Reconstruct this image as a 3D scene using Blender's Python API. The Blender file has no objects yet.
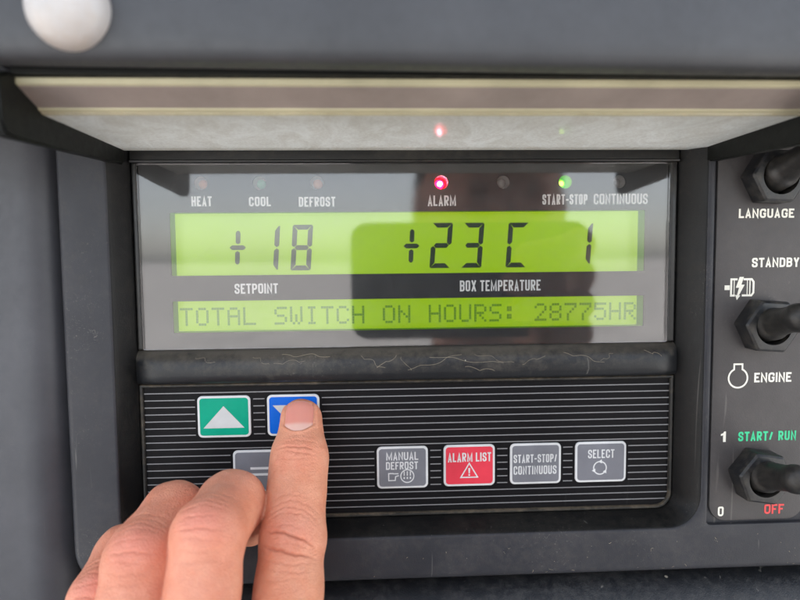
import bpy, bmesh, math, random
import numpy as np
from mathutils import Matrix, Vector
random.seed(7)
scene = bpy.context.scene
C = scene.collection
MM = 0.001
# ------------------------------------------------------------------ camera
cam_d = bpy.data.cameras.new('camera'); cam = bpy.data.objects.new('camera', cam_d); C.objects.link(cam)
cam_d.sensor_width = 36.0; cam_d.lens = 27.0; cam_d.clip_start = 0.002; cam_d.clip_end = 2000
CR = ((0.99888433, -0.01287803, 0.0454341), (-0.04620553, -0.06779306, 0.99662889), (-0.0097545, -0.99761629, -0.06831246))
cam.matrix_world = Matrix(((CR[0][0], -CR[0][1], -CR[0][2], 0), (CR[1][0], -CR[1][1], -CR[1][2], -0.180),
                           (CR[2][0], -CR[2][1], -CR[2][2], 0), (0, 0, 0, 1)))
cam_d.dof.use_dof = True; cam_d.dof.focus_distance = 0.174; cam_d.dof.aperture_fstop = 11.0
scene.camera = cam
scene.render.resolution_x = 1024; scene.render.resolution_y = 768
# ------------------------------------------------------------------ light
SUN_EL, SUN_AZ = 40.0, 170.0           # sun behind the truck: the panel stands in open shade
w = bpy.data.worlds.new('World'); scene.world = w; w.use_nodes = True
nt = w.node_tree; bg = nt.nodes['Background']
sky = nt.nodes.new('ShaderNodeTexSky'); sky.sky_type = 'NISHITA'; sky.sun_disc = False
sky.sun_elevation = math.radians(SUN_EL); sky.sun_rotation = math.radians(180 + SUN_AZ)
sky.air_density = 1.0; sky.dust_density = 1.3; sky.ozone_density = 1.0
hs = nt.nodes.new('ShaderNodeHueSaturation'); hs.inputs['Saturation'].default_value = 0.42   # thin veil of cloud
nt.links.new(sky.outputs[0], hs.inputs['Color']); nt.links.new(hs.outputs[0], bg.inputs[0]); bg.inputs[1].default_value = 0.15
sl = bpy.data.lights.new('sun', 'SUN'); sl.energy = 5.0; sl.angle = math.radians(0.5); sl.color = (1, 0.95, 0.88)
so = bpy.data.objects.new('sun', sl); C.objects.link(so)
sd = Vector((math.sin(math.radians(SUN_AZ)) * math.cos(math.radians(SUN_EL)), -math.cos(math.radians(SUN_AZ)) * math.cos(math.radians(SUN_EL)), math.sin(math.radians(SUN_EL))))
so.rotation_euler = sd.to_track_quat('Z', 'Y').to_euler(); so.location = sd * 3
vs = scene.view_settings; vs.view_transform = 'Standard'; vs.look = 'None'; vs.gamma = 1; vs.use_curve_mapping = False
vs.exposure = 2.0

# ------------------------------------------------------------------ materials
def new_mat(name):
    m = bpy.data.materials.new(name); m.use_nodes = True
    return m, m.node_tree, m.node_tree.nodes['Principled BSDF']
def N(t, k, **kw):
    n = t.nodes.new(k)
    for a, v in kw.items():
        if a.startswith('i_'):
            n.inputs[a[2:].replace('_', ' ')].default_value = v
        else: setattr(n, a, v)
    return n
def simple(name, col, rough=0.5, spec=0.5, **kw):
    m, t, b = new_mat(name)
    b.inputs['Base Color'].default_value = (*col, 1); b.inputs['Roughness'].default_value = rough
    b.inputs['Specular IOR Level'].default_value = spec
    for k, v in kw.items(): b.inputs[k.replace('_', ' ')].default_value = v
    return m
def emit(name, col, s):
    return simple(name, (0.02, 0.02, 0.02), 0.4, Emission_Color=(*col, 1), Emission_Strength=s)
def plastic(name, col, rough=0.42, grain=0.25, dust=0.0, dust_col=(0.30, 0.25, 0.18), up=0.0, scale=1.0, spec=0.5, specks=0.0, scratch=0.0, scuff=0.0):
    """moulded plastic: fine grain, patchy gloss, settled dust with ragged edges, specks and hairline scratches"""
    m, t, b = new_mat(name); L = t.links
    tc = N(t, 'ShaderNodeTexCoord'); co = tc.outputs['Object']
    n1 = N(t, 'ShaderNodeTexNoise', i_Scale=38 * scale, i_Detail=6, i_Roughness=0.62); L.new(co, n1.inputs['Vector'])
    n2 = N(t, 'ShaderNodeTexNoise', i_Scale=420 * scale, i_Detail=5, i_Roughness=0.7); L.new(co, n2.inputs['Vector'])
    n3 = N(t, 'ShaderNodeTexNoise', i_Scale=2600, i_Detail=2); L.new(co, n3.inputs['Vector'])
    cr = N(t, 'ShaderNodeMapRange'); L.new(n1.outputs[0], cr.inputs[0])
    for k, v in zip(range(1, 5), (0.3, 0.7, 0.82, 1.2)): cr.inputs[k].default_value = v
    vm = N(t, 'ShaderNodeVectorMath', operation='SCALE'); vm.inputs[0].default_value = col; L.new(cr.outputs[0], vm.inputs['Scale'])
    last = vm.outputs[0]
    mixf = None
    if dust > 0:
        ge = N(t, 'ShaderNodeNewGeometry'); sx = N(t, 'ShaderNodeSeparateXYZ'); L.new(ge.outputs['Normal'], sx.inputs[0])
        mu = N(t, 'ShaderNodeMath', operation='MULTIPLY_ADD'); L.new(sx.outputs['Z'], mu.inputs[0]); mu.inputs[1].default_value = up; L.new(n2.outputs[0], mu.inputs[2])
        ad = N(t, 'ShaderNodeMath', operation='MULTIPLY_ADD'); L.new(n1.outputs[0], ad.inputs[0]); ad.inputs[1].default_value = 0.8; L.new(mu.outputs[0], ad.inputs[2])
        mr = N(t, 'ShaderNodeMapRange'); L.new(ad.outputs[0], mr.inputs[0])
        for k, v in zip(range(1, 5), (0.86, 1.35, 0.0, dust)): mr.inputs[k].default_value = v
        mixf = mr.outputs[0]
        mx = N(t, 'ShaderNodeMix', data_type='RGBA'); L.new(mixf, mx.inputs[0]); L.new(last, mx.inputs[6]); mx.inputs[7].default_value = (*dust_col, 1)
        last = mx.outputs[2]
    if specks > 0:
        vo = N(t, 'ShaderNodeTexVoronoi', i_Scale=130.0); L.new(co, vo.inputs['Vector'])
        vd = N(t, 'ShaderNodeMath', operation='LESS_THAN'); 
        wn = N(t, 'ShaderNodeTexWhiteNoise'); L.new(vo.outputs['Color'], wn.inputs[0])
        th = N(t, 'ShaderNodeMapRange'); L.new(wn.outputs[0], th.inputs[0])
        for k, v in zip(range(1, 5), (1 - specks, 1.0, 0.0, 0.075)): th.inputs[k].default_value = v
        L.new(vo.outputs['Distance'], vd.inputs[0]); L.new(th.outputs[0], vd.inputs[1])
        mx = N(t, 'ShaderNodeMix', data_type='RGBA'); L.new(vd.outputs[0], mx.inputs[0]); L.new(last, mx.inputs[6]); mx.inputs[7].default_value = (0.42, 0.38, 0.31, 1)
        last = mx.outputs[2]
    if scratch > 0:
        mp = N(t, 'ShaderNodeMapping'); mp.inputs['Rotation'].default_value = (0.3, 0.9, 0.2); mp.inputs['Scale'].default_value = (260, 260, 14); L.new(co, mp.inputs[0])
        ns = N(t, 'ShaderNodeTexNoise', i_Scale=1.0, i_Detail=3, i_Distortion=1.4); L.new(mp.outputs[0], ns.inputs['Vector'])
        ms = N(t, 'ShaderNodeMapRange'); L.new(ns.outputs[0], ms.inputs[0])
        for k, v in zip(range(1, 5), (0.71, 0.76, 0.0, scratch)): ms.inputs[k].default_value = v
        mx = N(t, 'ShaderNodeMix', data_type='RGBA'); L.new(ms.outputs[0], mx.inputs[0]); L.new(last, mx.inputs[6]); mx.inputs[7].default_value = (0.30, 0.28, 0.25, 1)
        last = mx.outputs[2]
    if scuff > 0:
        nh = N(t, 'ShaderNodeTexNoise', i_Scale=700.0, i_Detail=9, i_Roughness=0.72, i_Distortion=2.5); L.new(co, nh.inputs['Vector'])
        nl = N(t, 'ShaderNodeTexNoise', i_Scale=42.0, i_Detail=3); L.new(co, nl.inputs['Vector'])
        h1 = N(t, 'ShaderNodeMapRange'); L.new(nh.outputs[0], h1.inputs[0]); h2 = N(t, 'ShaderNodeMapRange'); L.new(nl.outputs[0], h2.inputs[0])
        for k, v in zip(range(1, 5), (0.58, 0.70, 0.0, 1.0)): h1.inputs[k].default_value = v
        for k, v in zip(range(1, 5), (0.52, 0.72, 0.0, scuff)): h2.inputs[k].default_value = v
        hm = N(t, 'ShaderNodeMath', operation='MULTIPLY'); L.new(h1.outputs[0], hm.inputs[0]); L.new(h2.outputs[0], hm.inputs[1])
        mx = N(t, 'ShaderNodeMix', data_type='RGBA'); L.new(hm.outputs[0], mx.inputs[0]); L.new(last, mx.inputs[6]); mx.inputs[7].default_value = (0.36, 0.32, 0.27, 1)
        last = mx.outputs[2]
    L.new(last, b.inputs['Base Color'])
    rr = N(t, 'ShaderNodeMapRange'); L.new(n2.outputs[0], rr.inputs[0])
    for k, v in zip(range(1, 5), (0.3, 0.7, rough - 0.07, rough + 0.12)): rr.inputs[k].default_value = v
    L.new(rr.outputs[0], b.inputs['Roughness']); b.inputs['Specular IOR Level'].default_value = spec
    bp = N(t, 'ShaderNodeBump'); bp.inputs['Strength'].default_value = grain; bp.inputs['Distance'].default_value = 0.00012
    L.new(n3.outputs[0], bp.inputs['Height']); L.new(bp.outputs[0], b.inputs['Normal'])
    return m

M = {}
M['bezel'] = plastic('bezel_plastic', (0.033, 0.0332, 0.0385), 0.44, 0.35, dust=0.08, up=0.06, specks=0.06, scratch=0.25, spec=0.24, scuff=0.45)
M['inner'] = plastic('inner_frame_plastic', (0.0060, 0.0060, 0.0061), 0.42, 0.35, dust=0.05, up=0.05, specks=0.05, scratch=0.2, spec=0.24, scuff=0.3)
M['bar'] = plastic('crossbar_plastic', (0.014, 0.0145, 0.016), 0.38, 0.35, dust=0.20, up=0.46, specks=0.07, scratch=0.25, spec=0.35, scuff=0.4)
M['door'] = plastic('door_paint', (0.060, 0.060, 0.067), 0.46, 0.12, specks=0.025, scratch=0.06, spec=0.42, scuff=0.12)
M['lidframe'] = plastic('cover_paint', (0.052, 0.052, 0.055), 0.52, 0.1)
M['rim'] = plastic('rim_plastic', (0.0055, 0.006, 0.005), 0.5, 0.15, specks=0.04, spec=0.25)
M['ledge'] = plastic('ledge_plastic', (0.014, 0.015, 0.018), 0.5, 1.0, dust=0.35, up=0.05, dust_col=(0.16, 0.15, 0.14), specks=0.10, scratch=0.4, scuff=0.6)
M['wall'] = plastic('housing_paint', (0.03, 0.031, 0.035), 0.6, 0.3)
M['black'] = plastic('black_rubber', (0.009, 0.009, 0.009), 0.38, 0.25, dust=0.12)
M['grime'] = plastic('grimy_rubber', (0.016, 0.015, 0.013), 0.5, 0.4, dust=0.8, up=0.25, dust_col=(0.17, 0.13, 0.085))
M['membrane'] = plastic('membrane_foil', (0.0085, 0.0080, 0.0088), 0.40, 0.12, spec=0.07, specks=0.012, scratch=0.06)
M['plate'] = plastic('switch_plate_foil', (0.066, 0.060, 0.059), 0.45, 0.3, dust=0.06, specks=0.06, scratch=0.18, spec=0.26, scuff=0.3)
M['nut'] = plastic('nut_plastic', (0.014, 0.0145, 0.016), 0.38, 0.25, dust=0.40, up=0.10, spec=0.4, dust_col=(0.17, 0.145, 0.11), specks=0.04)
M['boot'] = plastic('boot_rubber', (0.018, 0.017, 0.016), 0.40, 0.4, dust=0.30, up=0.10, spec=0.45, dust_col=(0.16, 0.135, 0.10))
M['faceplate'] = simple('faceplate_ink', (0.012, 0.012, 0.013), 0.5)
M['ink_white'] = simple('white_ink', (0.78, 0.77, 0.74), 0.5)
M['ink_stripe'] = simple('stripe_ink', (0.22, 0.215, 0.22), 0.4)
M['ink_cream'] = simple('cream_ink', (0.80, 0.76, 0.66), 0.5)
M['ink_green'] = simple('green_ink', (0.02, 0.55, 0.25), 0.5)
M['ink_red'] = simple('red_ink', (0.72, 0.05, 0.05), 0.5)
def key(name, col, rough=0.36): return plastic(name, col, rough, 0.08, specks=0.006, scratch=0.04, spec=0.09)
M['key_green'] = key('green_key', (0.004, 0.30, 0.185))
M['key_blue'] = key('blue_key', (0.006, 0.115, 0.56))
M['key_grey'] = key('grey_key', (0.175, 0.175, 0.193))
M['key_red'] = key('red_key', (0.66, 0.050, 0.075))
M['key_white'] = key('white_key', (0.52, 0.52, 0.515))
M['key_border'] = key('key_border', (0.62, 0.615, 0.61))
def lcd_mat(name, col, s):
    m, t, b = new_mat(name); L = t.links
    tc = N(t, 'ShaderNodeTexCoord'); n = N(t, 'ShaderNodeTexNoise', i_Scale=22.0, i_Detail=2); L.new(tc.outputs['Object'], n.inputs['Vector'])
    g = N(t, 'ShaderNodeTexNoise', i_Scale=1800.0, i_Detail=1); L.new(tc.outputs['Object'], g.inputs['Vector'])
    a = N(t, 'ShaderNodeMath', operation='MULTIPLY_ADD'); L.new(g.outputs[0], a.inputs[0]); a.inputs[1].default_value = 0.18; L.new(n.outputs[0], a.inputs[2])
    r = N(t, 'ShaderNodeMapRange'); L.new(a.outputs[0], r.inputs[0])
    for k, v in zip(range(1, 5), (0.3, 0.9, 0.85 * s, 1.15 * s)): r.inputs[k].default_value = v
    b.inputs['Base Color'].default_value = (col[0] * .16, col[1] * .16, col[2] * .16, 1); b.inputs['Roughness'].default_value = 0.35
    b.inputs['Emission Color'].default_value = (*col, 1); L.new(r.outputs[0], b.inputs['Emission Strength'])
    return m
M['lcd'] = lcd_mat('backlit_lcd', (0.37, 0.635, 0.0005), 0.165)
M['lcd_wall'] = simple('lcd_surround', (0.12, 0.30, 0.015), 0.5)
M['segment'] = simple('lcd_segment', (0.010, 0.030, 0.006), 0.4)
M['dot'] = simple('lcd_dot', (0.02, 0.06, 0.004), 0.4, Emission_Color=(0.13, 0.30, 0.002, 1), Emission_Strength=0.12)
def glass_mat():
    m = bpy.data.materials.new('display_pane'); m.use_nodes = True; t = m.node_tree; t.nodes.clear(); L = t.links
    o = N(t, 'ShaderNodeOutputMaterial'); tr = N(t, 'ShaderNodeBsdfTransparent'); gl = N(t, 'ShaderNodeBsdfGlossy'); mx = N(t, 'ShaderNodeMixShader')
    fr = N(t, 'ShaderNodeFresnel'); fr.inputs[0].default_value = 1.52
    gl.inputs['Roughness'].default_value = 0.03; gl.inputs['Color'].default_value = (1, 0.97, 0.97, 1)
    tc = N(t, 'ShaderNodeTexCoord'); n = N(t, 'ShaderNodeTexNoise', i_Scale=60.0, i_Detail=6, i_Roughness=0.7); L.new(tc.outputs['Object'], n.inputs['Vector'])
    r = N(t, 'ShaderNodeMapRange'); L.new(n.outputs[0], r.inputs[0])
    for k, v in zip(range(1, 5), (0.35, 0.75, 0.018, 0.075)): r.inputs[k].default_value = v
    L.new(r.outputs[0], gl.inputs['Roughness'])
    L.new(fr.outputs[0], mx.inputs[0]); L.new(tr.outputs[0], mx.inputs[1]); L.new(gl.outputs[0], mx.inputs[2])
    df = N(t, 'ShaderNodeBsdfDiffuse'); df.inputs[0].default_value = (0.6, 0.58, 0.56, 1)
    n2 = N(t, 'ShaderNodeTexNoise', i_Scale=300.0, i_Detail=5, i_Roughness=0.75); L.new(tc.outputs['Object'], n2.inputs['Vector'])
    r2 = N(t, 'ShaderNodeMapRange'); L.new(n2.outputs[0], r2.inputs[0])
    for k, v in zip(range(1, 5), (0.45, 0.8, 0.002, 0.03)): r2.inputs[k].default_value = v
    m2 = N(t, 'ShaderNodeMixShader'); L.new(r2.outputs[0], m2.inputs[0]); L.new(mx.outputs[0], m2.inputs[1]); L.new(df.outputs[0], m2.inputs[2])
    L.new(m2.outputs[0], o.inputs[0]); return m
M['glass'] = glass_mat()
def lens_mat(name='frosted_lens', col=(0.42, 0.39, 0.37), k=0.22):
    m = bpy.data.materials.new(name); m.use_nodes = True; t = m.node_tree; t.nodes.clear(); L = t.links
    o = N(t, 'ShaderNodeOutputMaterial'); tr = N(t, 'ShaderNodeBsdfTransparent'); df = N(t, 'ShaderNodeBsdfDiffuse'); df.inputs[0].default_value = (*col, 1); mx = N(t, 'ShaderNodeMixShader'); mx.inputs[0].default_value = k
    L.new(tr.outputs[0], mx.inputs[1]); L.new(df.outputs[0], mx.inputs[2]); L.new(mx.outputs[0], o.inputs[0]); return m
M['lens'] = lens_mat(); M['lens_red_on'] = lens_mat('red_glow_lens', (0.55, 0.01, 0.03), 0.35); M['lens_green_on'] = lens_mat('green_glow_lens', (0.10, 0.30, 0.02), 0.3)  # lit lamps only: their glow is put into the lens tint
def cover_window_mat():
    """clear sheet gone cloudy: light comes through it diffusely, scratched surface still mirrors a little"""
    m = bpy.data.materials.new('clouded_sheet'); m.use_nodes = True; t = m.node_tree; t.nodes.clear(); L = t.links
    o = N(t, 'ShaderNodeOutputMaterial'); tc = N(t, 'ShaderNodeTexCoord')
    mp = N(t, 'ShaderNodeMapping'); mp.inputs['Rotation'].default_value = (0, 0, 0.35); mp.inputs['Scale'].default_value = (95, 48, 60); L.new(tc.outputs['Object'], mp.inputs[0])
    n = N(t, 'ShaderNodeTexNoise', i_Scale=1.0, i_Detail=8, i_Roughness=0.72, i_Distortion=1.5); L.new(mp.outputs[0], n.inputs['Vector'])
    g = N(t, 'ShaderNodeTexNoise', i_Scale=1300.0, i_Detail=3); L.new(tc.outputs['Object'], g.inputs['Vector'])
    r = N(t, 'ShaderNodeValToRGB'); r.color_ramp.elements[0].position = 0.36; r.color_ramp.elements[1].position = 0.68
    r.color_ramp.elements[0].color = (0.80, 0.72, 0.57, 1); r.color_ramp.elements[1].color = (1.0, 0.945, 0.80, 1)
    a = N(t, 'ShaderNodeMath', operation='MULTIPLY_ADD'); L.new(g.outputs[0], a.inputs[0]); a.inputs[1].default_value = 0.55; L.new(n.outputs[0], a.inputs[2])
    a2 = N(t, 'ShaderNodeMath', operation='SUBTRACT'); L.new(a.outputs[0], a2.inputs[0]); a2.inputs[1].default_value = 0.27
    L.new(a2.outputs[0], r.inputs[0])
    tl = N(t, 'ShaderNodeBsdfTranslucent'); L.new(r.outputs[0], tl.inputs[0]); df = N(t, 'ShaderNodeBsdfDiffuse'); L.new(r.outputs[0], df.inputs[0])
    mx = N(t, 'ShaderNodeMixShader'); mx.inputs[0].default_value = 0.3; L.new(tl.outputs[0], mx.inputs[1]); L.new(df.outputs[0], mx.inputs[2])
    gl = N(t, 'ShaderNodeBsdfGlossy'); gl.inputs['Roughness'].default_value = 0.10
    fr = N(t, 'ShaderNodeFresnel'); fr.inputs[0].default_value = 1.28
    bp = N(t, 'ShaderNodeBump'); bp.inputs['Strength'].default_value = 0.25; bp.inputs['Distance'].default_value = 0.0001; L.new(a.outputs[0], bp.inputs['Height'])
    L.new(bp.outputs[0], gl.inputs['Normal'])
    m2 = N(t, 'ShaderNodeMixShader'); m2.inputs[0].default_value = 0.11; L.new(mx.outputs[0], m2.inputs[1]); L.new(gl.outputs[0], m2.inputs[2])
    L.new(m2.outputs[0], o.inputs[0]); return m
M['sheet'] = cover_window_mat()
def clear_top():
    m = bpy.data.materials.new('clear_sheet_face'); m.use_nodes = True; t = m.node_tree; t.nodes.clear(); L = t.links
    o = N(t, 'ShaderNodeOutputMaterial'); tr = N(t, 'ShaderNodeBsdfTransparent'); gl = N(t, 'ShaderNodeBsdfGlossy'); gl.inputs['Roughness'].default_value = .15; mx = N(t, 'ShaderNodeMixShader'); mx.inputs[0].default_value = .05
    L.new(tr.outputs[0], mx.inputs[1]); L.new(gl.outputs[0], mx.inputs[2]); L.new(mx.outputs[0], o.inputs[0]); return m
M['sheet_top'] = clear_top()
M['sheet_edge'] = plastic('sheet_edge_face', (0.29, 0.235, 0.205), 0.4, 0.1)
M['yellow_edge'] = plastic('yellowed_edge', (0.50, 0.45, 0.29), 0.45, 0.1)
M['knob'] = plastic('knob_plastic', (0.48, 0.45, 0.43), 0.33, 0.05, dust=0.5, dust_col=(0.42, 0.32, 0.24), up=-0.25)
M['well'] = simple('lamp_well', (0.75, 0.71, 0.68), 0.5)
M['well_red_glow'] = simple('red_glow_well', (0.70, 0.03, 0.06), 0.5)  # red glow of the lit lamp painted into its well walls
M['well_green_glow'] = simple('green_glow_well', (0.25, 0.40, 0.15), 0.5)  # likewise the green lamp's glow, as wall colour
M['lamp_orange'] = simple('amber_lamp', (0.80, 0.25, 0.07), 0.25)
M['lamp_green'] = simple('dull_green_lamp', (0.05, 0.60, 0.32), 0.25)
M['lamp_clear'] = simple('clear_lamp', (0.22, 0.21, 0.20), 0.25)
M['lamp_red_on'] = emit('lit_red_lamp', (1.0, 0.004, 0.05), 7.0)
M['lamp_red_core'] = emit('lit_red_core', (1.0, 0.35, 0.45), 40.0)
M['lamp_green_on'] = emit('lit_green_lamp', (0.16, 1.0, 0.01), 0.7)
M['lamp_green_core'] = emit('lit_green_core', (0.55, 1.0, 0.06), 3.6)
M['fibre'] = simple('dry_fibre', (0.30, 0.25, 0.18), 0.7)
M['phone'] = simple('phone_back', (0.012, 0.013, 0.016), 0.3)
M['ground'] = plastic('concrete_yard', (0.49, 0.48, 0.465), 0.8, 0.1, scale=0.02)

# ------------------------------------------------------------------ mesh helpers (coordinates in mm: x right, d out of the panel, z up)
def P(x, d, z): return Vector((x * MM, -d * MM, z * MM))
def finish(bm, smooth=None):
    if smooth is not None:
        for f in bm.faces: f.smooth = True
        for e in bm.edges:
            if len(e.link_faces) == 2 and e.calc_face_angle(0) > math.radians(smooth): e.smooth = False
def obj(name, bm, mat, parent=None, smooth=None, recalc=True):
    if recalc: bmesh.ops.recalc_face_normals(bm, faces=bm.faces[:])
    finish(bm, smooth)
    if parent is not None:
        o = parent; off = Vector()
        while o is not None: off += o.location; o = o.parent
        bmesh.ops.translate(bm, vec=-off, verts=bm.verts[:])
    me = bpy.data.meshes.new(name); bm.to_mesh(me); bm.free(); me.materials.append(mat)
    ob = bpy.data.objects.new(name, me); C.objects.link(ob)
    if parent is not None: ob.parent = parent
    return ob
def thing(name, label, cat, x, d, z, group=None):
    o = bpy.data.objects.new(name, None); o.empty_display_size = 0.01; C.objects.link(o); o.location = P(x, d, z)
    o['label'] = label; o['category'] = cat
    if group: o['group'] = group
    return o
def tag(o, label=None, cat=None, kind=None, group=None):
    if label: o['label'] = label
    if cat: o['category'] = cat
    if kind: o['kind'] = kind
    if group: o['group'] = group
    return o
def rr(x0, x1, z0, z1, r, n=8):
    """rounded rectangle, counter-clockwise; r may be four radii (bottom left, bottom right, top right, top left)"""
    if not isinstance(r, (tuple, list)): r = (r,) * 4
    out = []
    for k, (cx, cz, a0) in enumerate(((x0 + r[0], z0 + r[0], 180), (x1 - r[1], z0 + r[1], 270), (x1 - r[2], z1 - r[2], 0), (x0 + r[3], z1 - r[3], 90))):
        for i in range(n + 1):
            a = math.radians(a0 + 90 * i / n); out.append((cx + r[k] * math.cos(a), cz + r[k] * math.sin(a)))
    return out
def ring(bm, pts, d): return [bm.verts.new(P(x, d, z)) for x, z in pts]
def loft(bm, a, b):
    n = len(a)
    for i in range(n):
        j = (i + 1) % n
        bm.faces.new((a[i], a[j], b[j], b[i]))
def loops(bm, rings):
    vs_ = [ring(bm, p, d) for p, d in rings]
    for a, b in zip(vs_, vs_[1:]): loft(bm, a, b)
    return vs_
def cap(bm, vs_): return bm.faces.new(vs_)
def fill(bm, *rings_):
    es = []
    for r in rings_:
        for i in range(len(r)):
            e = bm.edges.get((r[i], r[(i + 1) % len(r)])) or bm.edges.new((r[i], r[(i + 1) % len(r)])); es.append(e)
    bmesh.ops.triangle_fill(bm, edges=es, use_beauty=True, use_dissolve=False)
def slab(bm, x0, x1, z0, z1, r, d0, d1, ch=0.0, n=6):
    """rounded slab from depth d0 (back) to d1 (front) with a softened front edge"""
    rg = [(rr(x0, x1, z0, z1, r, n), d0)]
    if ch > 0:
        for k in range(0, 4):
            a = math.radians(90 * k / 3); o = ch * (1 - math.cos(a)); rg.append((rr(x0 + o, x1 - o, z0 + o, z1 - o, max((r if not isinstance(r, tuple) else min(r)) - o, 0.02), n), d1 - ch + ch * math.sin(a)))
    else: rg.append((rr(x0, x1, z0, z1, r, n), d1))
    v = loops(bm, rg); cap(bm, v[-1]); cap(bm, v[0][::-1]); return v
def box(bm, x0, x1, d0, d1, z0, z1):
    v = [bm.verts.new(P(x, d, z)) for z in (z0, z1) for d in (d0, d1) for x in (x0, x1)]
    for f in ((0, 1, 3, 2), (4, 6, 7, 5), (0, 4, 5, 1), (2, 3, 7, 6), (0, 2, 6, 4), (1, 5, 7, 3)): bm.faces.new([v[i] for i in f])
    return v
def sweep_x(bm, prof, x0, x1, nseg=1, capped=True):
    """prof: closed (d, z) outline swept along x"""
    vs_ = []
    for k in range(nseg + 1):
        x = x0 + (x1 - x0) * k / nseg
        vs_.append([bm.verts.new(P(x, d, z)) for d, z in prof])
    for a, b in zip(vs_, vs_[1:]): loft(bm, a, b)
    if capped: cap(bm, vs_[0][::-1]); cap(bm, vs_[-1])
def arc(cx, cy, r, a0, a1, n=6):
    return [(cx + r * math.cos(math.radians(a0 + (a1 - a0) * i / n)), cy + r * math.sin(math.radians(a0 + (a1 - a0) * i / n))) for i in range(n + 1)]
def lathe(bm, prof, centre, axis, n=32):
    """prof: (radius, height along axis) from base to tip; centre in world metres"""
    ax = Vector(axis).normalized(); s = ax.orthogonal().normalized(); t2 = ax.cross(s)
    rs = []
    for r, h in prof:
        rs.append([bm.verts.new(centre + (ax * h + (s * math.cos(2 * math.pi * i / n) + t2 * math.sin(2 * math.pi * i / n)) * max(r, 0.001)) * MM) for i in range(n)])
    for a, b in zip(rs, rs[1:]): loft(bm, a, b)
    cap(bm, rs[0][::-1]); cap(bm, rs[-1])
# flat ink: ribbons along polylines, each stroke a hair above the one before
def ribbon(bm, pts, wd, d, closed=False):
    n = len(pts); L_ = []; R_ = []
    for i in range(n):
        p = Vector(pts[i])
        a = Vector(pts[i - 1]) if (i > 0 or closed) else None
        b = Vector(pts[(i + 1) % n]) if (i < n - 1 or closed) else None
        d1 = (p - a).normalized() if a is not None else None; d2 = (b - p).normalized() if b is not None else None
        if d1 is None: d1 = d2
        if d2 is None: d2 = d1
        m = (d1 + d2)
        m = m.normalized() if m.length > 1e-6 else d1
        nn = Vector((-m.y, m.x)); k = min(1 / max(nn.dot(Vector((-d1.y, d1.x))), 0.35), 2.2) * wd / 2
        L_.append(bm.verts.new(P(p.x + nn.x * k, d, p.y + nn.y * k))); R_.append(bm.verts.new(P(p.x - nn.x * k, d, p.y - nn.y * k)))
    for i in range(n if closed else n - 1):
        j = (i + 1) % n; bm.faces.new((L_[i], R_[i], R_[j], L_[j]))
def fillet(pts, r, n=4):
    out = []
    for i, p in enumerate(pts):
        if len(p) == 3 and 0 < i < len(pts) - 1:
            q = Vector(p[:2]); a = Vector(pts[i - 1][:2]) - q; b = Vector(pts[i + 1][:2]) - q
            k = min(r, a.length * .5, b.length * .5); s = q + a.normalized() * k; e = q + b.normalized() * k
            for j in range(n + 1):
                t = j / n; v = s * (1 - t) ** 2 + q * 2 * t * (1 - t) + e * t * t; out.append((v.x, v.y))
        else: out.append((p[0], p[1]))
    return [p for i, p in enumerate(out) if i == 0 or math.hypot(p[0] - out[i - 1][0], p[1] - out[i - 1][1]) > 1e-4]
G = {
 'A': (1.0, [[(0, -.12), (.5, 1.02), (1, -.12)], [(.2, .24), (.8, .24)]]),
 'B': (1.0, [[(0, 0), (0, 1)], [(0, 1), (1, 1, 1), (1, .53, 1), (0.1, .53)], [(0.1, .53), (1, .53, 1), (1, 0, 1), (0, 0)]]),
 'C': (1.0, [[(1, .66), (1, 1, 1), (0, 1, 1), (0, 0, 1), (1, 0, 1), (1, .34)]]),
 'D': (1.0, [[(0, 0), (0, 1)], [(0, 1), (1, 1, 1), (1, 0, 1), (0, 0)]]),
 'E': (.85, [[(1, 1), (0, 1), (0, 0), (1, 0)], [(0.05, .52), (.9, .52)]]),
 'F': (.85, [[(1, 1), (0, 1), (0, 0)], [(0, .5), (.9, .5)]]),
 'G': (1.05, [[(1, .70), (1, 1, 1), (0, 1, 1), (0, 0, 1), (1, 0, 1), (1, .46), (.58, .46)]]),
 'Y': (1.05, [[(0, 1.1), (.5, .45), (.5, 0)], [(.5, .45), (1, 1.1)]]),
 '0': (.9, [[(.5, 1), (0, 1, 1), (0, 0, 1), (1, 0, 1), (1, 1, 1), (.5, 1)]]),
 'H': (1.0, [[(0, 0), (0, 1)], [(1, 0), (1, 1)], [(0, .52), (1, .52)]]),
 'I': (0.0, [[(0, 0), (0, 1)]]),
 'L': (.8, [[(0, 1), (0, 0), (1, 0)]]),
 'M': (1.5, [[(0, 0), (0, 1), (.5, .08), (1, 1), (1, 0)]]),
 'N': (1.05, [[(0, 0), (0, 1), (1, 0), (1, 1)]]),
 'O': (1.0, [[(.5, 1), (0, 1, 1), (0, 0, 1), (1, 0, 1), (1, 1, 1), (.5, 1)]]),
 'P': (1.0, [[(0, 0), (0, 1)], [(0, 1), (1, 1, 1), (1, .45, 1), (0, .45)]]),
 'R': (1.0, [[(0, 0), (0, 1)], [(0, 1), (1, 1, 1), (1, .48, 1), (0, .48)], [(.4, .5), (1.0, -.06)]]),
 'S': (1.0, [[(1, .68), (1, 1, 1), (0, 1, 1), (0, .56, 1), (1, .44, 1), (1, 0, 1), (0, 0, 1), (0, .32)]]),
 'T': (.9, [[(0, 1), (1, 1)], [(.5, 1), (.5, 0)]]),
 'U': (1.0, [[(0, 1), (0, 0, 1), (1, 0, 1), (1, 1)]]),
 'X': (1.15, [[(0, -.1), (1, 1.1)], [(0, 1.1), (1, -.1)]]),
 '-': (.5, [[(0, .45), (1, .45)]]), '/': (.6, [[(0, 0), (1, 1)]])}
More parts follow.
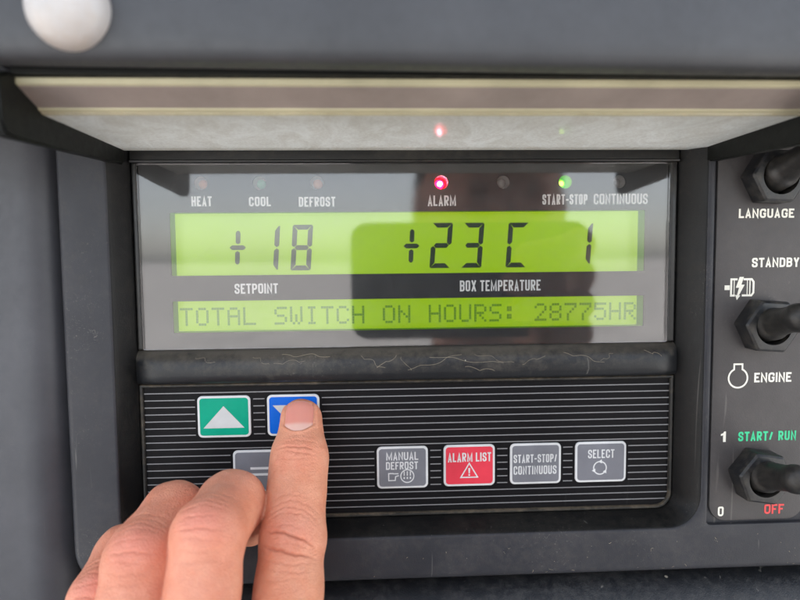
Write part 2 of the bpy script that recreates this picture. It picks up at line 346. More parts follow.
def condensed(text, x0, x1, z0, z1, d, wd, name, mat, parent, space=1.0, gap=None):
    """narrow gothic capitals fitted into a rectangle"""
    gap = wd * 0.75 if gap is None else gap
    units = sum(G[c][0] if c != ' ' else 0 for c in text)
    fixed = sum((wd + gap) if c != ' ' else wd * 1.1 * space for c in text) - gap
    u = (x1 - x0 - fixed) / units
    bm = bmesh.new(); x = x0; k = 0
    for c in text:
        if c == ' ': x += wd * 1.1 * space; continue
        wgl, st = G[c]; gw = wgl * u
        for s in st:
            pts = [(x + wd / 2 + p[0] * gw, z0 + wd / 2 + p[1] * (z1 - z0 - wd)) + ((1,) if len(p) == 3 else ()) for p in s]
            pts2 = []
            for i, p in enumerate(pts):      # flat stroke ends reach the full letter height
                if i in (0, len(pts) - 1) and len(s) > 1:
                    o = s[1] if i == 0 else s[-2]; me_ = s[i] if i == 0 else s[-1]
                    vz = me_[1] - o[1]; vx = me_[0] - o[0]
                    if me_[1] in (0, 1) and abs(vz) > 0.1 and abs(vx) < .05: p = (p[0], p[1] + math.copysign(wd / 2, vz))
                    elif me_[0] in (0, 1) and abs(vx) > 0.1 and abs(vz) < .05: p = (p[0] + math.copysign(wd / 2, vx), p[1])
                pts2.append(p)
            ribbon(bm, fillet(pts2, min(gw * .5, (z1 - z0) * .3)), wd, d + 0.006 * (k % 3)); k += 1
        x += wd + gw + gap
    return obj(name, bm, mat, parent, recalc=False)
def poly(bm, pts, d): bm.faces.new([bm.verts.new(P(x, d, z)) for x, z in pts])
def circle(cx, cz, r, n=28): return [(cx + r * math.cos(2 * math.pi * i / n), cz + r * math.sin(2 * math.pi * i / n)) for i in range(n)]

# ------------------------------------------------------------------ setting: yard, housing wall, door, lower ledge
bm = bmesh.new(); v = [bm.verts.new((x, y, -1.5)) for x, y in ((-400, -400), (400, -400), (400, 400), (-400, 400))]; bm.faces.new(v)
tag(obj('ground', bm, M['ground'], recalc=False), kind='structure')

bm = bmesh.new(); box(bm, -1300, 1300, -2400, -22, -900, 2500)
bmesh.ops.bevel(bm, geom=bm.edges[:], offset=0.006, segments=3, affect='EDGES')
tag(obj('housing_wall', bm, M['wall'], smooth=40), 'dark grey equipment housing wall behind the control panel', 'housing')

# left door: flat face that rolls back towards the panel, swept in z
door = thing('cabinet_door', 'smooth dark grey cabinet door along the left of the control panel', 'door', -150, -20, -330)
bm = bmesh.new()
prof = [(-330, -20), (-330, 9)] + [(-99, 9)] + arc(-98.5, -1.5, 10.5, 88, 12, 12) + [(-88.6, -20)]
rows = []
for z in (-330, -200, -120, -60, 0, 60, 140, 250):
    rows.append([bm.verts.new(P(x + (-3.2 if x > -200 else 0) * (0 if z > -20 else (-20 - z) / 66 * 0.35), d, z)) for x, d in prof])
for a, b in zip(rows, rows[1:]): loft(bm, a, b)
cap(bm, rows[0][::-1]); cap(bm, rows[-1])
obj('door_leaf', bm, M['door'], door, smooth=50)
# lower ledge
ledge = thing('lower_ledge', 'scuffed black moulded ledge under the control panel', 'ledge', 20, -20, -130)
bm = bmesh.new()
sweep_x(bm, [(-20, -99.2), (-3, -99.4)] + [(2, -101), (6, -103.5), (9, -107), (11, -113), (12, -150), (-20, -150)], -84, 160, 24)
for v in bm.verts:
    if v.co.y < 0: v.co.y += random.uniform(-.0003, .0003)
obj('ledge_body', bm, M['ledge'], ledge, smooth=50)

# ------------------------------------------------------------------ control panel
panel = thing('control_panel', 'black control panel with green backlit display and coloured membrane keys', 'control panel', 20, -15, -95.5)
BF = 8.0     # bezel front
IN = (-69.6, 92.6, -78.7, 37.0)   # opening at its floor
bm = bmesh.new()
def outer(o): return rr(-87.6 + o, 152 - o, -95.6 + o, 48 - o, (12 - o, 6, 6, 6), 10)
ro = loops(bm, [(outer(0), -16), (outer(0), BF - 2.2)] + [(outer(2.2 * (1 - math.cos(math.radians(a)))), BF - 2.2 + 2.2 * math.sin(math.radians(a))) for a in (30, 60, 90)])
def inn(t, d):     # opening grows from the floor to the front
    return (rr(IN[0] - 4.3 * t, IN[1] + 6.0 * t, IN[2] - 3.6 * t, IN[3] + 1.0 * t, (5 + 3.5 * t, 5 + 5 * t, 3, 3), 10), d)
ri = loops(bm, [inn(.90, 6.9), inn(.93, 7.66), inn(.98, 7.86), inn(1.04, 7.96), inn(1.12, BF)][::-1])
def pk(o, d): return (rr(100.1 + o, 147 - o, -81.2 + o, 46 - o, (1.2, 1.2, 1.2, 1.2), 6), d)
rp = loops(bm, [pk(-0.5, BF), pk(-0.15, BF - .12), pk(0, BF - 0.5), pk(0, BF - 1.6)])
fill(bm, ro[-1], ri[0], rp[0])
cap(bm, rp[-1])
bezel = obj('bezel', bm, M['bezel'], panel, smooth=32)
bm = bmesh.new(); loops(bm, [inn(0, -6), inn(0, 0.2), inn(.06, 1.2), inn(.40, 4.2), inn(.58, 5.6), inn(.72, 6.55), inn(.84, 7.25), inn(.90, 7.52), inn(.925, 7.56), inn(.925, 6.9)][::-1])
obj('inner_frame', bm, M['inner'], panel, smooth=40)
# crossbar between display and keys: rounded, its top slopes to the pane
bm = bmesh.new()
sec = [(-3, -26.35), (0.0, -26.4), (1.2, -26.8), (2.6, -27.6), (3.7, -28.7), (4.3, -30.0), (4.55, -31.6), (4.6, -33.4), (4.3, -35.0), (3.4, -35.9), (1.8, -36.35), (-3, -36.5)]
nb = 60; rs = []
for k in range(nb + 1):
    x = -69.9 + 162.9 * k / nb; e = min(k, nb - k); fl = 0.0
    fl = min(1.0, (e * 162.9 / nb + 1.0) / 7.5); fl = math.sqrt(fl)
    rs.append([bm.verts.new(P(x, d * (fl if d > 0 else 1) + (0.05 * math.sin(x * .37) + .04 * math.sin(x * 1.3)) * (d > 0.5), z)) for d, z in sec])
for a, b in zip(rs, rs[1:]): loft(bm, a, b)
cap(bm, rs[0][::-1]); cap(bm, rs[-1])
bar = obj('crossbar', bm, M['bar'], panel, smooth=60)
# dried fibres clinging to the crossbar
def tube(bm, pts, r, n=5):
    rs_ = []
    for i, p in enumerate(pts):
        a = pts[max(i - 1, 0)]; b = pts[min(i + 1, len(pts) - 1)]; ax = (b - a).normalized(); s = ax.orthogonal().normalized(); t2 = ax.cross(s)
        rs_.append([bm.verts.new(p + (s * math.cos(2 * math.pi * k / n) + t2 * math.sin(2 * math.pi * k / n)) * r) for k in range(n)])
    for a, b in zip(rs_, rs_[1:]): loft(bm, a, b)
def bar_depth(z):
    for (d0, z0), (d1, z1) in zip(sec[1:], sec[2:]):
        if z1 <= z <= z0: return d0 + (d1 - d0) * (z0 - z) / max(z0 - z1, 1e-6)
    return 5.0
bm = bmesh.new(); rnd = random.Random(5)
for x0, z0, dx, dz, n in ((-4, -28.5, 7, -3.5, 10), (1, -32, 6, 3.5, 10), (-13, -28.6, -14, .8, 14), (10, -32.8, 16, 4.2, 18), (17, -29.2, 22, -2.0, 22), (-35, -28.4, 5, -2.2, 9), (-29, -30.2, 9, .6, 12), (57, -28.5, 12, -3, 14), (68, -31, 4, 2, 8), (82, -28.2, 5, -1.8, 8), (30, -28.6, 12, -2.6, 12), (-52, -28.3, 6, -1.4, 8), (44, -31.8, 7, 2.4, 9), (36, -33.5, -9, 1.4, 10), (8, -29, 3, -4, 7)):
    pts = []; wx = rnd.uniform(0, 6)
    for i in range(n * 2):
        t = i / (n * 2 - 1); z = z0 + dz * t + 0.55 * math.sin(wx + t * 9) * math.sin(t * 3.1); x = x0 + dx * t + .4 * math.sin(wx * 2 + t * 13)
        z = min(max(z, -34.5), -26.8); pts.append(P(x, bar_depth(z) + 0.06, z))
    tube(bm, pts, rnd.uniform(0.03, 0.055) * MM)
tag(obj('dry_fibres', bm, M['fibre'], bar, smooth=60), kind='stuff')
# scuffs and lint stuck to the lower frame, thickest towards the right
bm = bmesh.new(); rnd = random.Random(11)
for i in range(34):
    x = min(max(rnd.gauss(84, 24), -5), 128) if i % 3 else rnd.uniform(-10, 126); z = rnd.uniform(-94, -84.5) if i % 4 else -94.0; a = rnd.uniform(0, 6.3); ln = rnd.choice((.25, .35, .5, .9, 1.6)); pts = []
    for k in range(7):
        x += math.cos(a) * ln / 6; z += math.sin(a) * ln / 6; a += rnd.uniform(-.9, .9); pts.append(P(x, 8.03, min(max(z, -94.2), -83.4)))
    tube(bm, pts, rnd.uniform(0.02, 0.06) * MM)
tag(obj('lint_specks', bm, M['fibre'], bezel, smooth=60), kind='stuff')
# rubber strips beside the pane, grimy gasket round the keys, hinge bar above the pane
for x0, x1 in ((-69.5, -67.9), (90.1, 92.5)):
    bm = bmesh.new(); slab(bm, x0, x1, -26.2, 28.6, 0.5, -6, 1.0, 0.6)
    obj('rubber_strip', bm, M['black'], panel, smooth=40)
bm = bmesh.new()
def gk(o, d): return (rr(IN[0] + .05 + o, IN[1] - .05 - o, IN[2] + .05 + o, -36.6 - o, (5 - o, 5 - o, .3, .3), 10), d)
v = loops(bm, [gk(0, -3), gk(0, 0.7), gk(.25, 1.0), gk(.7, 1.0), gk(.95, 0.7), gk(1.0, -3)])
obj('gasket', bm, M['grime'], panel, smooth=50)
bm = bmesh.new()
sweep_x(bm, [(-6, 28.3), (1.6, 28.3), (2.0, 28.5), (2.1, 28.9), (1.6, 29.2), (1.5, 31.3), (1.2, 37), (-6, 37)], -69.4, 92.4, 20)
obj('hinge_bar', bm, M['black'], panel, smooth=40)

# display: printed faceplate with openings, lcd trays behind, pane in front
LC = ((-59.35, 83.3, -4.4, 14.15), (-59.35, 83.35, -21.4, -11.95))
LED = [(-50.0, 'orange'), (-32.9, 'green'), (-16.1, 'orange'), (20.9, 'red_on'), (39.6, 'clear'), (58.5, 'green_on'), (75.1, 'clear')]
LZ = 22.7; TR = -5.8
bm = bmesh.new()
fr_ = [ring(bm, rr(-67.9, 90.1, -26.2, 28.2, .2, 2), -0.4)]
for x0, x1, z0, z1 in LC:
    a = ring(bm, rr(x0, x1, z0, z1, .3, 3), -0.4); b = ring(bm, rr(x0, x1, z0, z1, .3, 3), -1.0); loft(bm, a, b); fr_.append(a)
for x, k in LED:
    a = ring(bm, circle(x, LZ, 2.0), -0.4); b = ring(bm, circle(x, LZ, 2.0), -1.0); loft(bm, a, b); fr_.append(a)
fill(bm, *fr_)
face = obj('display_faceplate', bm, M['faceplate'], panel, recalc=False)
for f in face.data.polygons: pass
TZ = -0.36
for txt, x0, x1, z0, z1, g_ in (('HEAT', -52.8, -46.9, 16.0, 18.9, 1), ('COOL', -36.1, -29.7, 15.9, 18.7, 1), ('DEFROST', -21.5, -10.7, 15.7, 18.6, 1), ('ALARM', 16.8, 25.3, 15.7, 18.8, 1),
                            ('START-STOP', 51.5, 65.3, 15.9, 19.0, 1), ('CONTINUOUS', 67.2, 83.9, 15.9, 19.1, 1), ('SETPOINT', -41.0, -28.2, -9.9, -6.9, 1), ('BOX TEMPERATURE', 26.4, 51.1, -10.0, -6.7, 1)):
    condensed(txt, x0, x1, z0, z1, TZ, 0.50, 'lettering', M['ink_white'], face, space=1.6, gap=0.30)
for i, (x, kind) in enumerate(LED):
    bm = bmesh.new(); loops(bm, [(circle(x, LZ, 2.05), -0.95), (circle(x, LZ, 2.05), -7.5)]); r = ring(bm, circle(x, LZ, 2.05), -7.5); cap(bm, r)
    lamp = obj('indicator_lamp', bm, M[{'red_on': 'well_red_glow', 'green_on': 'well_green_glow'}.get(kind, 'well')], panel, recalc=False)
    tag(lamp, {'red_on': 'red lamp, lit, above ALARM', 'green_on': 'green lamp, lit, above START-STOP'}.get(kind))
    bm = bmesh.new(); lathe(bm, [(1.45, 0), (1.45, 1.6)] + [(1.45 * math.cos(math.radians(a)), 1.6 + 1.45 * math.sin(math.radians(a))) for a in (20, 40, 60, 78, 90)], P(x, -7.4 + (0 if kind.endswith('_on') else 2.2), LZ), (0, -1, 0), 20)
    obj('bulb', bm, M['lamp_' + kind], lamp, smooth=50)
    bm = bmesh.new(); lathe(bm, [(2.0, 0), (2.0, .25), (1.5, .4), (.8, .48), (.1, .5)], P(x, -0.95, LZ), (0, -1, 0), 28); obj('lens', bm, M.get('lens_' + kind, M['lens']), lamp, smooth=50)
    if kind.endswith('_on'):
        bm = bmesh.new(); lathe(bm, [(.75, 0)] + [(.75 * math.cos(math.radians(a)), .75 * math.sin(math.radians(a)) * .5) for a in (20, 45, 70, 90)], P(x, -4.48, LZ), (0, -1, 0), 16)
        obj('filament', bm, M['lamp_' + kind[:-2] + 'core'], lamp, smooth=50)
lcds = []
for x0, x1, z0, z1 in LC:
    bm = bmesh.new(); poly(bm, rr(x0 - .1, x1 + .1, z0 - .1, z1 + .1, .3, 3), TR)
    l = obj('lcd_screen', bm, M['lcd'], panel, recalc=False); lcds.append(l)
    bm = bmesh.new(); loops(bm, [(rr(x0, x1, z0, z1, .3, 3), -1.0), (rr(x0 - .1, x1 + .1, z0 - .1, z1 + .1, .3, 3), TR)])
    obj('lcd_surround', bm, M['lcd_wall'], l, recalc=False)
# seven-segment figures, leaning right
def seg_digit(x0, wd, z0, z1, segs, lean=0.075, th=1.5):
    h = z1 - z0; bm = bmesh.new(); g = 0.14
    def T(x, z): return (x0 + x + lean * (z - z0 - h / 2) * 1.0, z)
    xm0, xm1 = th / 2, wd - th / 2; zs = (z0 + th / 2, (z0 + z1) / 2, z1 - th / 2); t = th / 2
    def hs(z, k):
        pts = {'t': [(xm0 - t + g, z + t), (xm1 + t - g, z + t), (xm1 - t - g, z - t), (xm0 + t + g, z - t)],
               'b': [(xm0 - t + g, z - t), (xm1 + t - g, z - t), (xm1 - t - g, z + t), (xm0 + t + g, z + t)],
               'm': [(xm0 + g, z), (xm0 + t, z + t), (xm1 - t, z + t), (xm1 - g, z), (xm1 - t, z - t), (xm0 + t, z - t)]}[k]
        poly(bm, [T(*p) for p in pts], TR + .08)
    def vsg(x, top, left):
        s = 1 if left else -1; a = zs[1]; b = zs[2] + t if top else zs[0] - t; u = 1 if top else -1
        pts = [(x, a + u * g), (x - s * t, a + u * t * .9), (x - s * t, b - u * g * 2), (x - s * t * .4, b - u * g * 2.2), (x + s * t, b - u * (th + g * 2)), (x + s * t, a + u * (t + g))]
        poly(bm, [T(*p) for p in pts], TR + .08)
    for s in segs:
        if s == 'a': hs(zs[2], 't')
        elif s == 'd': hs(zs[0], 'b')
        elif s == 'g': hs(zs[1], 'm')
        elif s == 'f': vsg(xm0, True, True)
        elif s == 'e': vsg(xm0, False, True)
        elif s == 'b': vsg(xm1, True, False)
        elif s == 'c': vsg(xm1, False, False)
    o = obj('digit', bm, M['segment'], lcds[0]); 
    return o
def plus_sign(cx, cz):
    bm = bmesh.new(); t = .72
    poly(bm, [(cx - 2.5, cz), (cx - 1.7, cz + t), (cx + 1.7, cz + t), (cx + 2.5, cz), (cx + 1.7, cz - t), (cx - 1.7, cz - t)], TR + .08)
    for s, sh in ((1, .12), (-1, -.12)):
        poly(bm, [(cx + sh - t, cz + s * 1.5), (cx + sh, cz + s * 1.0), (cx + sh + t, cz + s * 1.5), (cx + sh * 2 + t, cz + s * 4.5), (cx + sh * 2 + t * .4, cz + s * 5.1), (cx + sh * 2 - t * .4, cz + s * 5.1), (cx + sh * 2 - t, cz + s * 4.5)], TR + .08)
    obj('plus_sign', bm, M['segment'], lcds[0])
plus_sign(-40.9, 3.9); plus_sign(12.2, 3.95)
seg_digit(-34.6, 6.2, -3.2, 10.7, 'bc'); seg_digit(-24.6, 6.2, -3.2, 10.7, 'abcdefg')
seg_digit(18.2, 6.4, -2.95, 11.0, 'abged'); seg_digit(28.0, 6.4, -2.95, 10.95, 'abgcd'); seg_digit(42.0, 6.4, -2.98, 10.9, 'afed')
seg_digit(62.4, 6.3, -2.3, 10.8, 'bc')
# dot-matrix line, every dot a small raised square
DM = {'T': '11111 00100 00100 00100 00100 00100 00100', 'O': '01110 10001 10001 10001 10001 10001 01110', 'A': '01110 10001 10001 11111 10001 10001 10001', 'L': '10000 10000 10000 10000 10000 10000 11111',
      'S': '01111 10000 10000 01110 00001 00001 11110', 'W': '10001 10001 10001 10101 10101 10101 01010', 'I': '01110 00100 00100 00100 00100 00100 01110', 'C': '01110 10001 10000 10000 10000 10001 01110',
      'H': '10001 10001 10001 11111 10001 10001 10001', 'N': '10001 10001 11001 10101 10011 10001 10001', 'U': '10001 10001 10001 10001 10001 10001 01110', 'R': '11110 10001 10001 11110 10100 10010 10001',
      ':': '00000 01100 01100 00000 01100 01100 00000', '2': '01110 10001 00001 00010 00100 01000 11111', '8': '01110 10001 10001 01110 10001 10001 01110', '7': '11111 00001 00010 00100 01000 01000 01000', '5': '11111 10000 11110 00001 00001 10001 01110'}
msg = 'TOTAL SWITCH ON HOURS: 28775HR'; pitch = (79.35 + 58.9) / 29; dw = 0.78; dh = 0.80
for i, ch in enumerate(msg):
    if ch == ' ': continue
    bm = bmesh.new()
    for r_, row in enumerate(DM[ch].split()):
        for c_, b_ in enumerate(row):
            if b_ == '1':
                x = -58.9 + i * pitch + c_ * dw; z = -14.35 - r_ * dh
                poly(bm, [(x, z), (x + dw - .08, z), (x + dw - .08, z - dh + .08), (x, z - dh + .08)], TR + .08)
    obj('dot_character', bm, M['dot'], lcds[1])
bm = bmesh.new(); slab(bm, -67.9, 90.1, -26.2, 28.2, .4, -0.1, 0.9)
obj('display_pane', bm, M['glass'], panel)

# membrane with stripes and keys
bm = bmesh.new(); v = ring(bm, rr(IN[0] + .5, IN[1] - .5, IN[2] + .5, -36.4, (4.6, 4.6, .2, .2), 10), 0.0); cap(bm, v)
mem = obj('membrane', bm, M['membrane'], panel, recalc=False)
KEYS = [(-52.9, -37.1, -53.1, -40.4, 'green', 'up'), (-32.2, -16.5, -53.0, -40.4, 'blue', 'down'), (-42.8, -26.6, -70.2, -57.2, 'grey', 'eq'),
        (.6, 16.3, -70.25, -57.15, 'grey', 'manual'), (21.1, 37.0, -70.1, -57.1, 'red', 'alarm'), (41.7, 57.65, -70.0, -57.15, 'grey', 'start'), (62.1, 78.2, -69.95, -57.15, 'grey', 'select')]
bm = bmesh.new(); sp = 2.14
for k in range(19):
    z = -37.32 - sp * k; a, b = -68.5, 92.0
    ins = max(0, -75.2 - z)
    if z < -73.5: q = 5 - math.sqrt(max(0, 25 - (-73.6 - z + .9) ** 2)); a += q; b -= q
    cuts = sorted((x0 - .75, x1 + .75) for x0, x1, z0, z1, *_ in KEYS if z0 - .5 < z < z1 + .5)
    x = a
    for c0, c1 in cuts + [(b, b)]:
        if c0 > x: ribbon(bm, [(x, z), (c0, z)], 0.29, 0.035)
        x = c1
obj('stripe_lines', bm, M['ink_stripe'], mem, recalc=False)
for x0, x1, z0, z1, col, sym in KEYS:
    bm = bmesh.new(); slab(bm, x0, x1, z0, z1, 1.5, 0.0, 0.42, 0.25)
    kb = obj('push_button', bm, M['key_border'], panel, smooth=35)
    tag(kb, {'up': 'green key with up triangle', 'down': 'blue key with down triangle under fingertip', 'eq': 'grey key with equals sign', 'manual': 'grey MANUAL DEFROST key', 'alarm': 'red ALARM LIST key', 'start': 'grey START-STOP/CONTINUOUS key', 'select': 'grey SELECT key'}[sym])
    bm = bmesh.new(); slab(bm, x0 + .68, x1 - .68, z0 + .68, z1 - .68, .95, 0.30, 0.48, 0.05)
    obj('key_face', bm, M['key_' + col], kb, smooth=35)
    T0 = 0.51; cx = (x0 + x1) / 2
    def sym_obj(name, fn, mat='key_border'):
        b2 = bmesh.new(); fn(b2); obj(name, b2, M[mat], kb, recalc=False)
    if sym == 'up': sym_obj('up_triangle', lambda b: poly(b, [(-51.2, -50.2), (-39.0, -50.2), (-45.1, -43.5)], T0), 'key_white')
    if sym == 'down': sym_obj('down_triangle', lambda b: poly(b, [(-30.5, -43.6), (-24.4, -50.2), (-18.3, -43.6)], T0), 'key_white')
    if sym == 'eq': sym_obj('equals_sign', lambda b: (ribbon(b, [(-37.6, -62.8), (-31.8, -62.8)], .75, T0), ribbon(b, [(-37.6, -64.7), (-31.8, -64.7)], .75, T0)))
    if sym == 'manual':
        condensed('MANUAL', 3.5, 13.3, -61.4, -58.9, T0, .38, 'lettering', M['key_border'], kb, gap=.28)
        condensed('DEFROST', 3.4, 13.2, -64.3, -61.9, T0, .37, 'lettering', M['key_border'], kb, gap=.28)
        def f(b):
            ribbon(b, [(7.2, -65.6), (5.6, -65.6), (5.6, -65.5), (4.2, -65.5), (4.2, -67.7), (6.2, -67.7), (6.3, -66.5), (7.3, -66.2)], .32, T0)
            ribbon(b, circle(9.9, -66.4, 2.0, 28), .32, T0, True)
            for dx in (-.95, 0, .95):
                ribbon(b, [(9.9 + dx, -64.9), (9.9 + dx, -66.3)], .3, T0 + .006); ribbon(b, [(9.9 + dx, -66.7), (9.9 + dx, -67.3)], .42, T0 + .006)
        sym_obj('defrost_symbol', f)
    if sym == 'alarm':
        condensed('ALARM LIST', 22.4, 35.8, -62.4, -59.6, T0, .41, 'lettering', M['key_border'], kb, gap=.3, space=1.6)
        def f(b):
            ribbon(b, [(26.4, -67.3), (31.6, -67.3), (29.0, -62.9)], .36, T0, True); poly(b, [(28.7, -64.4), (28.82, -66.1), (29.18, -66.1), (29.3, -64.4)], T0 + .006); poly(b, [(28.75, -66.8), (29.25, -66.8), (29.25, -66.35), (28.75, -66.35)], T0 + .006)
        sym_obj('warning_triangle', f)
    if sym == 'start':
        condensed('START-STOP/', 42.8, 56.3, -63.2, -60.6, T0, .38, 'lettering', M['key_border'], kb, gap=.28)
        condensed('CONTINUOUS', 42.8, 56.2, -66.9, -64.2, T0, .38, 'lettering', M['key_border'], kb, gap=.3)
    if sym == 'select':
        condensed('SELECT', 66.1, 74.4, -62.3, -59.6, T0, .38, 'lettering', M['key_border'], kb, gap=.3)
        def f(b):
            for a0 in (100, 220, 340):
                ribbon(b, arc(69.9, -65.4, 2.0, a0, a0 + 96, 12), .36, T0)
                a = math.radians(a0 + 112); px, pz = 69.9 + 2.0 * math.cos(a), -65.4 + 2.0 * math.sin(a); tx, tz = -math.sin(a), math.cos(a); nx, nz = math.cos(a), math.sin(a)
                poly(b, [(px + tx * .5, pz + tz * .5), (px - tx * .65 + nx * .65, pz - tz * .65 + nz * .65), (px - tx * .65 - nx * .65, pz - tz * .65 - nz * .65)], T0 + .006)
        sym_obj('circling_arrows', f)

# switch plate and its printing
bm = bmesh.new(); slab(bm, 101.2, 130.6, -80.4, 45.2, 5.2, 6.0, 7.1, 0.15, 10)
sp_ = obj('switch_plate', bm, M['plate'], panel, smooth=35)
T1 = 7.16
for txt, x0, x1, z0, z1, mt, wt in (('LANGUAGE', 107.8, 124.6, 11.0, 13.7, 'cream', .03), ('STANDBY', 112.2, 126.7, -3.5, -.7, 'cream', .03), ('ENGINE', 114.0, 125.5, -38.0, -35.1, 'cream', .03),
                                ('START/ RUN', 109.6, 127.6, -55.9, -53.0, 'green', .03), ('0', 103.9, 105.7, -79.0, -76.0, 'cream', .012), ('OFF', 118.4, 124.6, -78.7, -75.7, 'red', .03)):
    condensed(txt, x0, x1, z0, z1, T1, .56, 'lettering', M['ink_' + mt], sp_, space=2.2, gap=.34)
bm = bmesh.new(); poly(bm, [(104.9, -56.0), (105.75, -56.0), (105.75, -52.8), (105.2, -52.8), (104.9, -53.3), (104.2, -53.6), (104.2, -54.15), (104.9, -53.95)], T1); obj('lettering', bm, M['ink_cream'], sp_, recalc=False)
bm = bmesh.new()   # motor with a lightning bolt
poly(bm, [(104.1, -8.75), (105.7, -8.75), (105.7, -10.15), (104.1, -10.15)], T1)
ribbon(bm, [(108.0, -7.0), (106.1, -7.0), (106.1, -11.8), (107.3, -11.8)], .6, T1 + .006)
ribbon(bm, [(107.0, -7.2), (107.0, -11.6)], .26, T1)
ribbon(bm, [(109.8, -7.0), (112.3, -7.0), (112.9, -7.8), (112.9, -11.0), (112.3, -11.8), (109.4, -11.8)], .6, T1 + .006)
ribbon(bm, [(111.0, -7.2), (111.0, -11.6)], .26, T1); ribbon(bm, [(111.8, -7.2), (111.8, -11.6)], .36, T1)
poly(bm, [(108.6, -6.3), (109.9, -6.3), (109.2, -8.6), (110.2, -8.6), (108.5, -11.8), (108.95, -11.8), (107.9, -13.2), (107.4, -11.6), (107.9, -11.7), (108.5, -9.5), (107.5, -9.5)], T1 + .012)
obj('motor_symbol', bm, M['ink_cream'], sp_, recalc=False)
bm = bmesh.new()   # engine outline: ring with a square neck
a0 = 60
pts = arc(109.0, -36.6, 2.9, 90 + 26, 360 + 90 - 26, 30)
ribbon(bm, pts + [(109.0 + 1.27, -32.4), (109.0 - 1.27, -32.4)], .5, T1, True)
obj('engine_symbol', bm, M['ink_cream'], sp_, recalc=False)

# ------------------------------------------------------------------ toggle switches
def toggle(cx, cz, tipx, tipz, rot, label):
    t = thing('toggle_switch', label, 'toggle switch', cx, 7.1, cz, 'toggle switches in a column on the switch plate')
    bm = bmesh.new()
    def hexa(r, n=4, rc=0.9):
        out = []
        for k in range(6):
            a = math.radians(rot + 60 * k)
            for j in range(n + 1):
                b = a + math.radians((j / n - .5) * 60)
                c = (r - rc / math.cos(math.radians(30)))
                out.append((cx + c * math.cos(a) + rc * math.cos(b), cz + c * math.sin(a) + rc * math.sin(b)))
        return out
    hole = lambda r, d: (circle(cx, cz, r, 30), d)
    v = loops(bm, [(hexa(8.5), 7.15), (hexa(8.5), 11.9), (hexa(8.3), 12.5), (hexa(7.7), 13.0), (hexa(7.45), 13.05)])
    h = ring(bm, circle(cx, cz, 5.35, 30), 13.05); h2 = ring(bm, circle(cx, cz, 5.35, 30), 8.0); loft(bm, h, h2)
    fill(bm, v[-1], h); cap(bm, v[0][::-1])
    obj('hex_nut', bm, M['nut'], t, smooth=28)
    bm = bmesh.new(); base = P(cx, 8.5, cz); tip = P(tipx, 25.5, tipz); ax = tip - base; Lm = ax.length / MM
    lathe(bm, [(4.95, 0), (4.95, 3.6), (4.9, 4.6), (4.6, 5.3), (4.25, 5.9), (4.1, 6.8), (3.9, 8.5), (3.72, 10.5), (3.62, Lm - 4.2), (3.7, Lm - 3.2), (3.95, Lm - 2.0), (4.0, Lm - .8), (3.7, Lm + .6), (3.0, Lm + 1.7), (2.0, Lm + 2.3), (1.1, Lm + 2.5), (.8, Lm + 2.2), (.3, Lm + 2.1)], base, ax, 36)
    obj('lever_boot', bm, M['boot'], t, smooth=45)
toggle(116.4, 22.6, 118.6, 28.6, 178, 'topmost black toggle switch with hex nut above LANGUAGE lettering')
toggle(115.7, -20.6, 114.4, -16.6, 176, 'dusty black toggle switch between STANDBY and ENGINE lettering')
toggle(115.0, -65.8, 115.2, -61.0, 171, 'lowest black toggle switch between START/RUN and OFF lettering')

# ------------------------------------------------------------------ hinged cover folded up over the display
cover = thing('hinged_cover', 'raised dark grey cover with clouded clear window over the display', 'cover', 13, 3, 33)
bm = bmesh.new()   # front bar with soft lower edge
bmr = []
for k, x in enumerate((-150, 190)):
    zb = 38.0 - (x + 75) / 175 * 1.6
    bmr.append([bm.verts.new(P(x, d, z)) for d, z in [(56.5, 55), (56.5, zb + 1.0), (57.0, zb + .25), (58, zb)] + [(61.5, zb)] + [(61.5 + 2.5 * math.sin(math.radians(a)), zb + 2.5 * (1 - math.cos(math.radians(a)))) for a in (20, 40, 60, 80)] + [(64.2, zb + 4), (64.0, 53.6), (63.0, 55)]])
loft(bm, bmr[0], bmr[1]); cap(bm, bmr[0][::-1]); cap(bm, bmr[1])
obj('front_bar', bm, M['lidframe'], cover, smooth=50)
for x0, x1 in ((-73.2, -70.3), (97.8, 100.8)):
    bm = bmesh.new(); sgn = 1
    pr = [(2.6, 27.9), (2.6, 37.6), (56.3, 40.5), (56.3, 31)] if False else None
    side = [(2.6, 27.7), (30, 26.2), (56.4, 24.6), (58.5, 25.0), (60.3, 27.5), (60.6, 35.6), (56.2, 37.6), (30, 37.4), (2.6, 37.2)]
    a = [bm.verts.new(P(x0, d, z)) for d, z in side]; b = [bm.verts.new(P(x1, d, z)) for d, z in side]
    loft(bm, a, b); cap(bm, a); cap(bm, b[::-1])
    bmesh.ops.bevel(bm, geom=[e for e in bm.edges], offset=0.0005, segments=2, affect='EDGES')
    obj('side_rim', bm, M['rim'], cover, smooth=40)
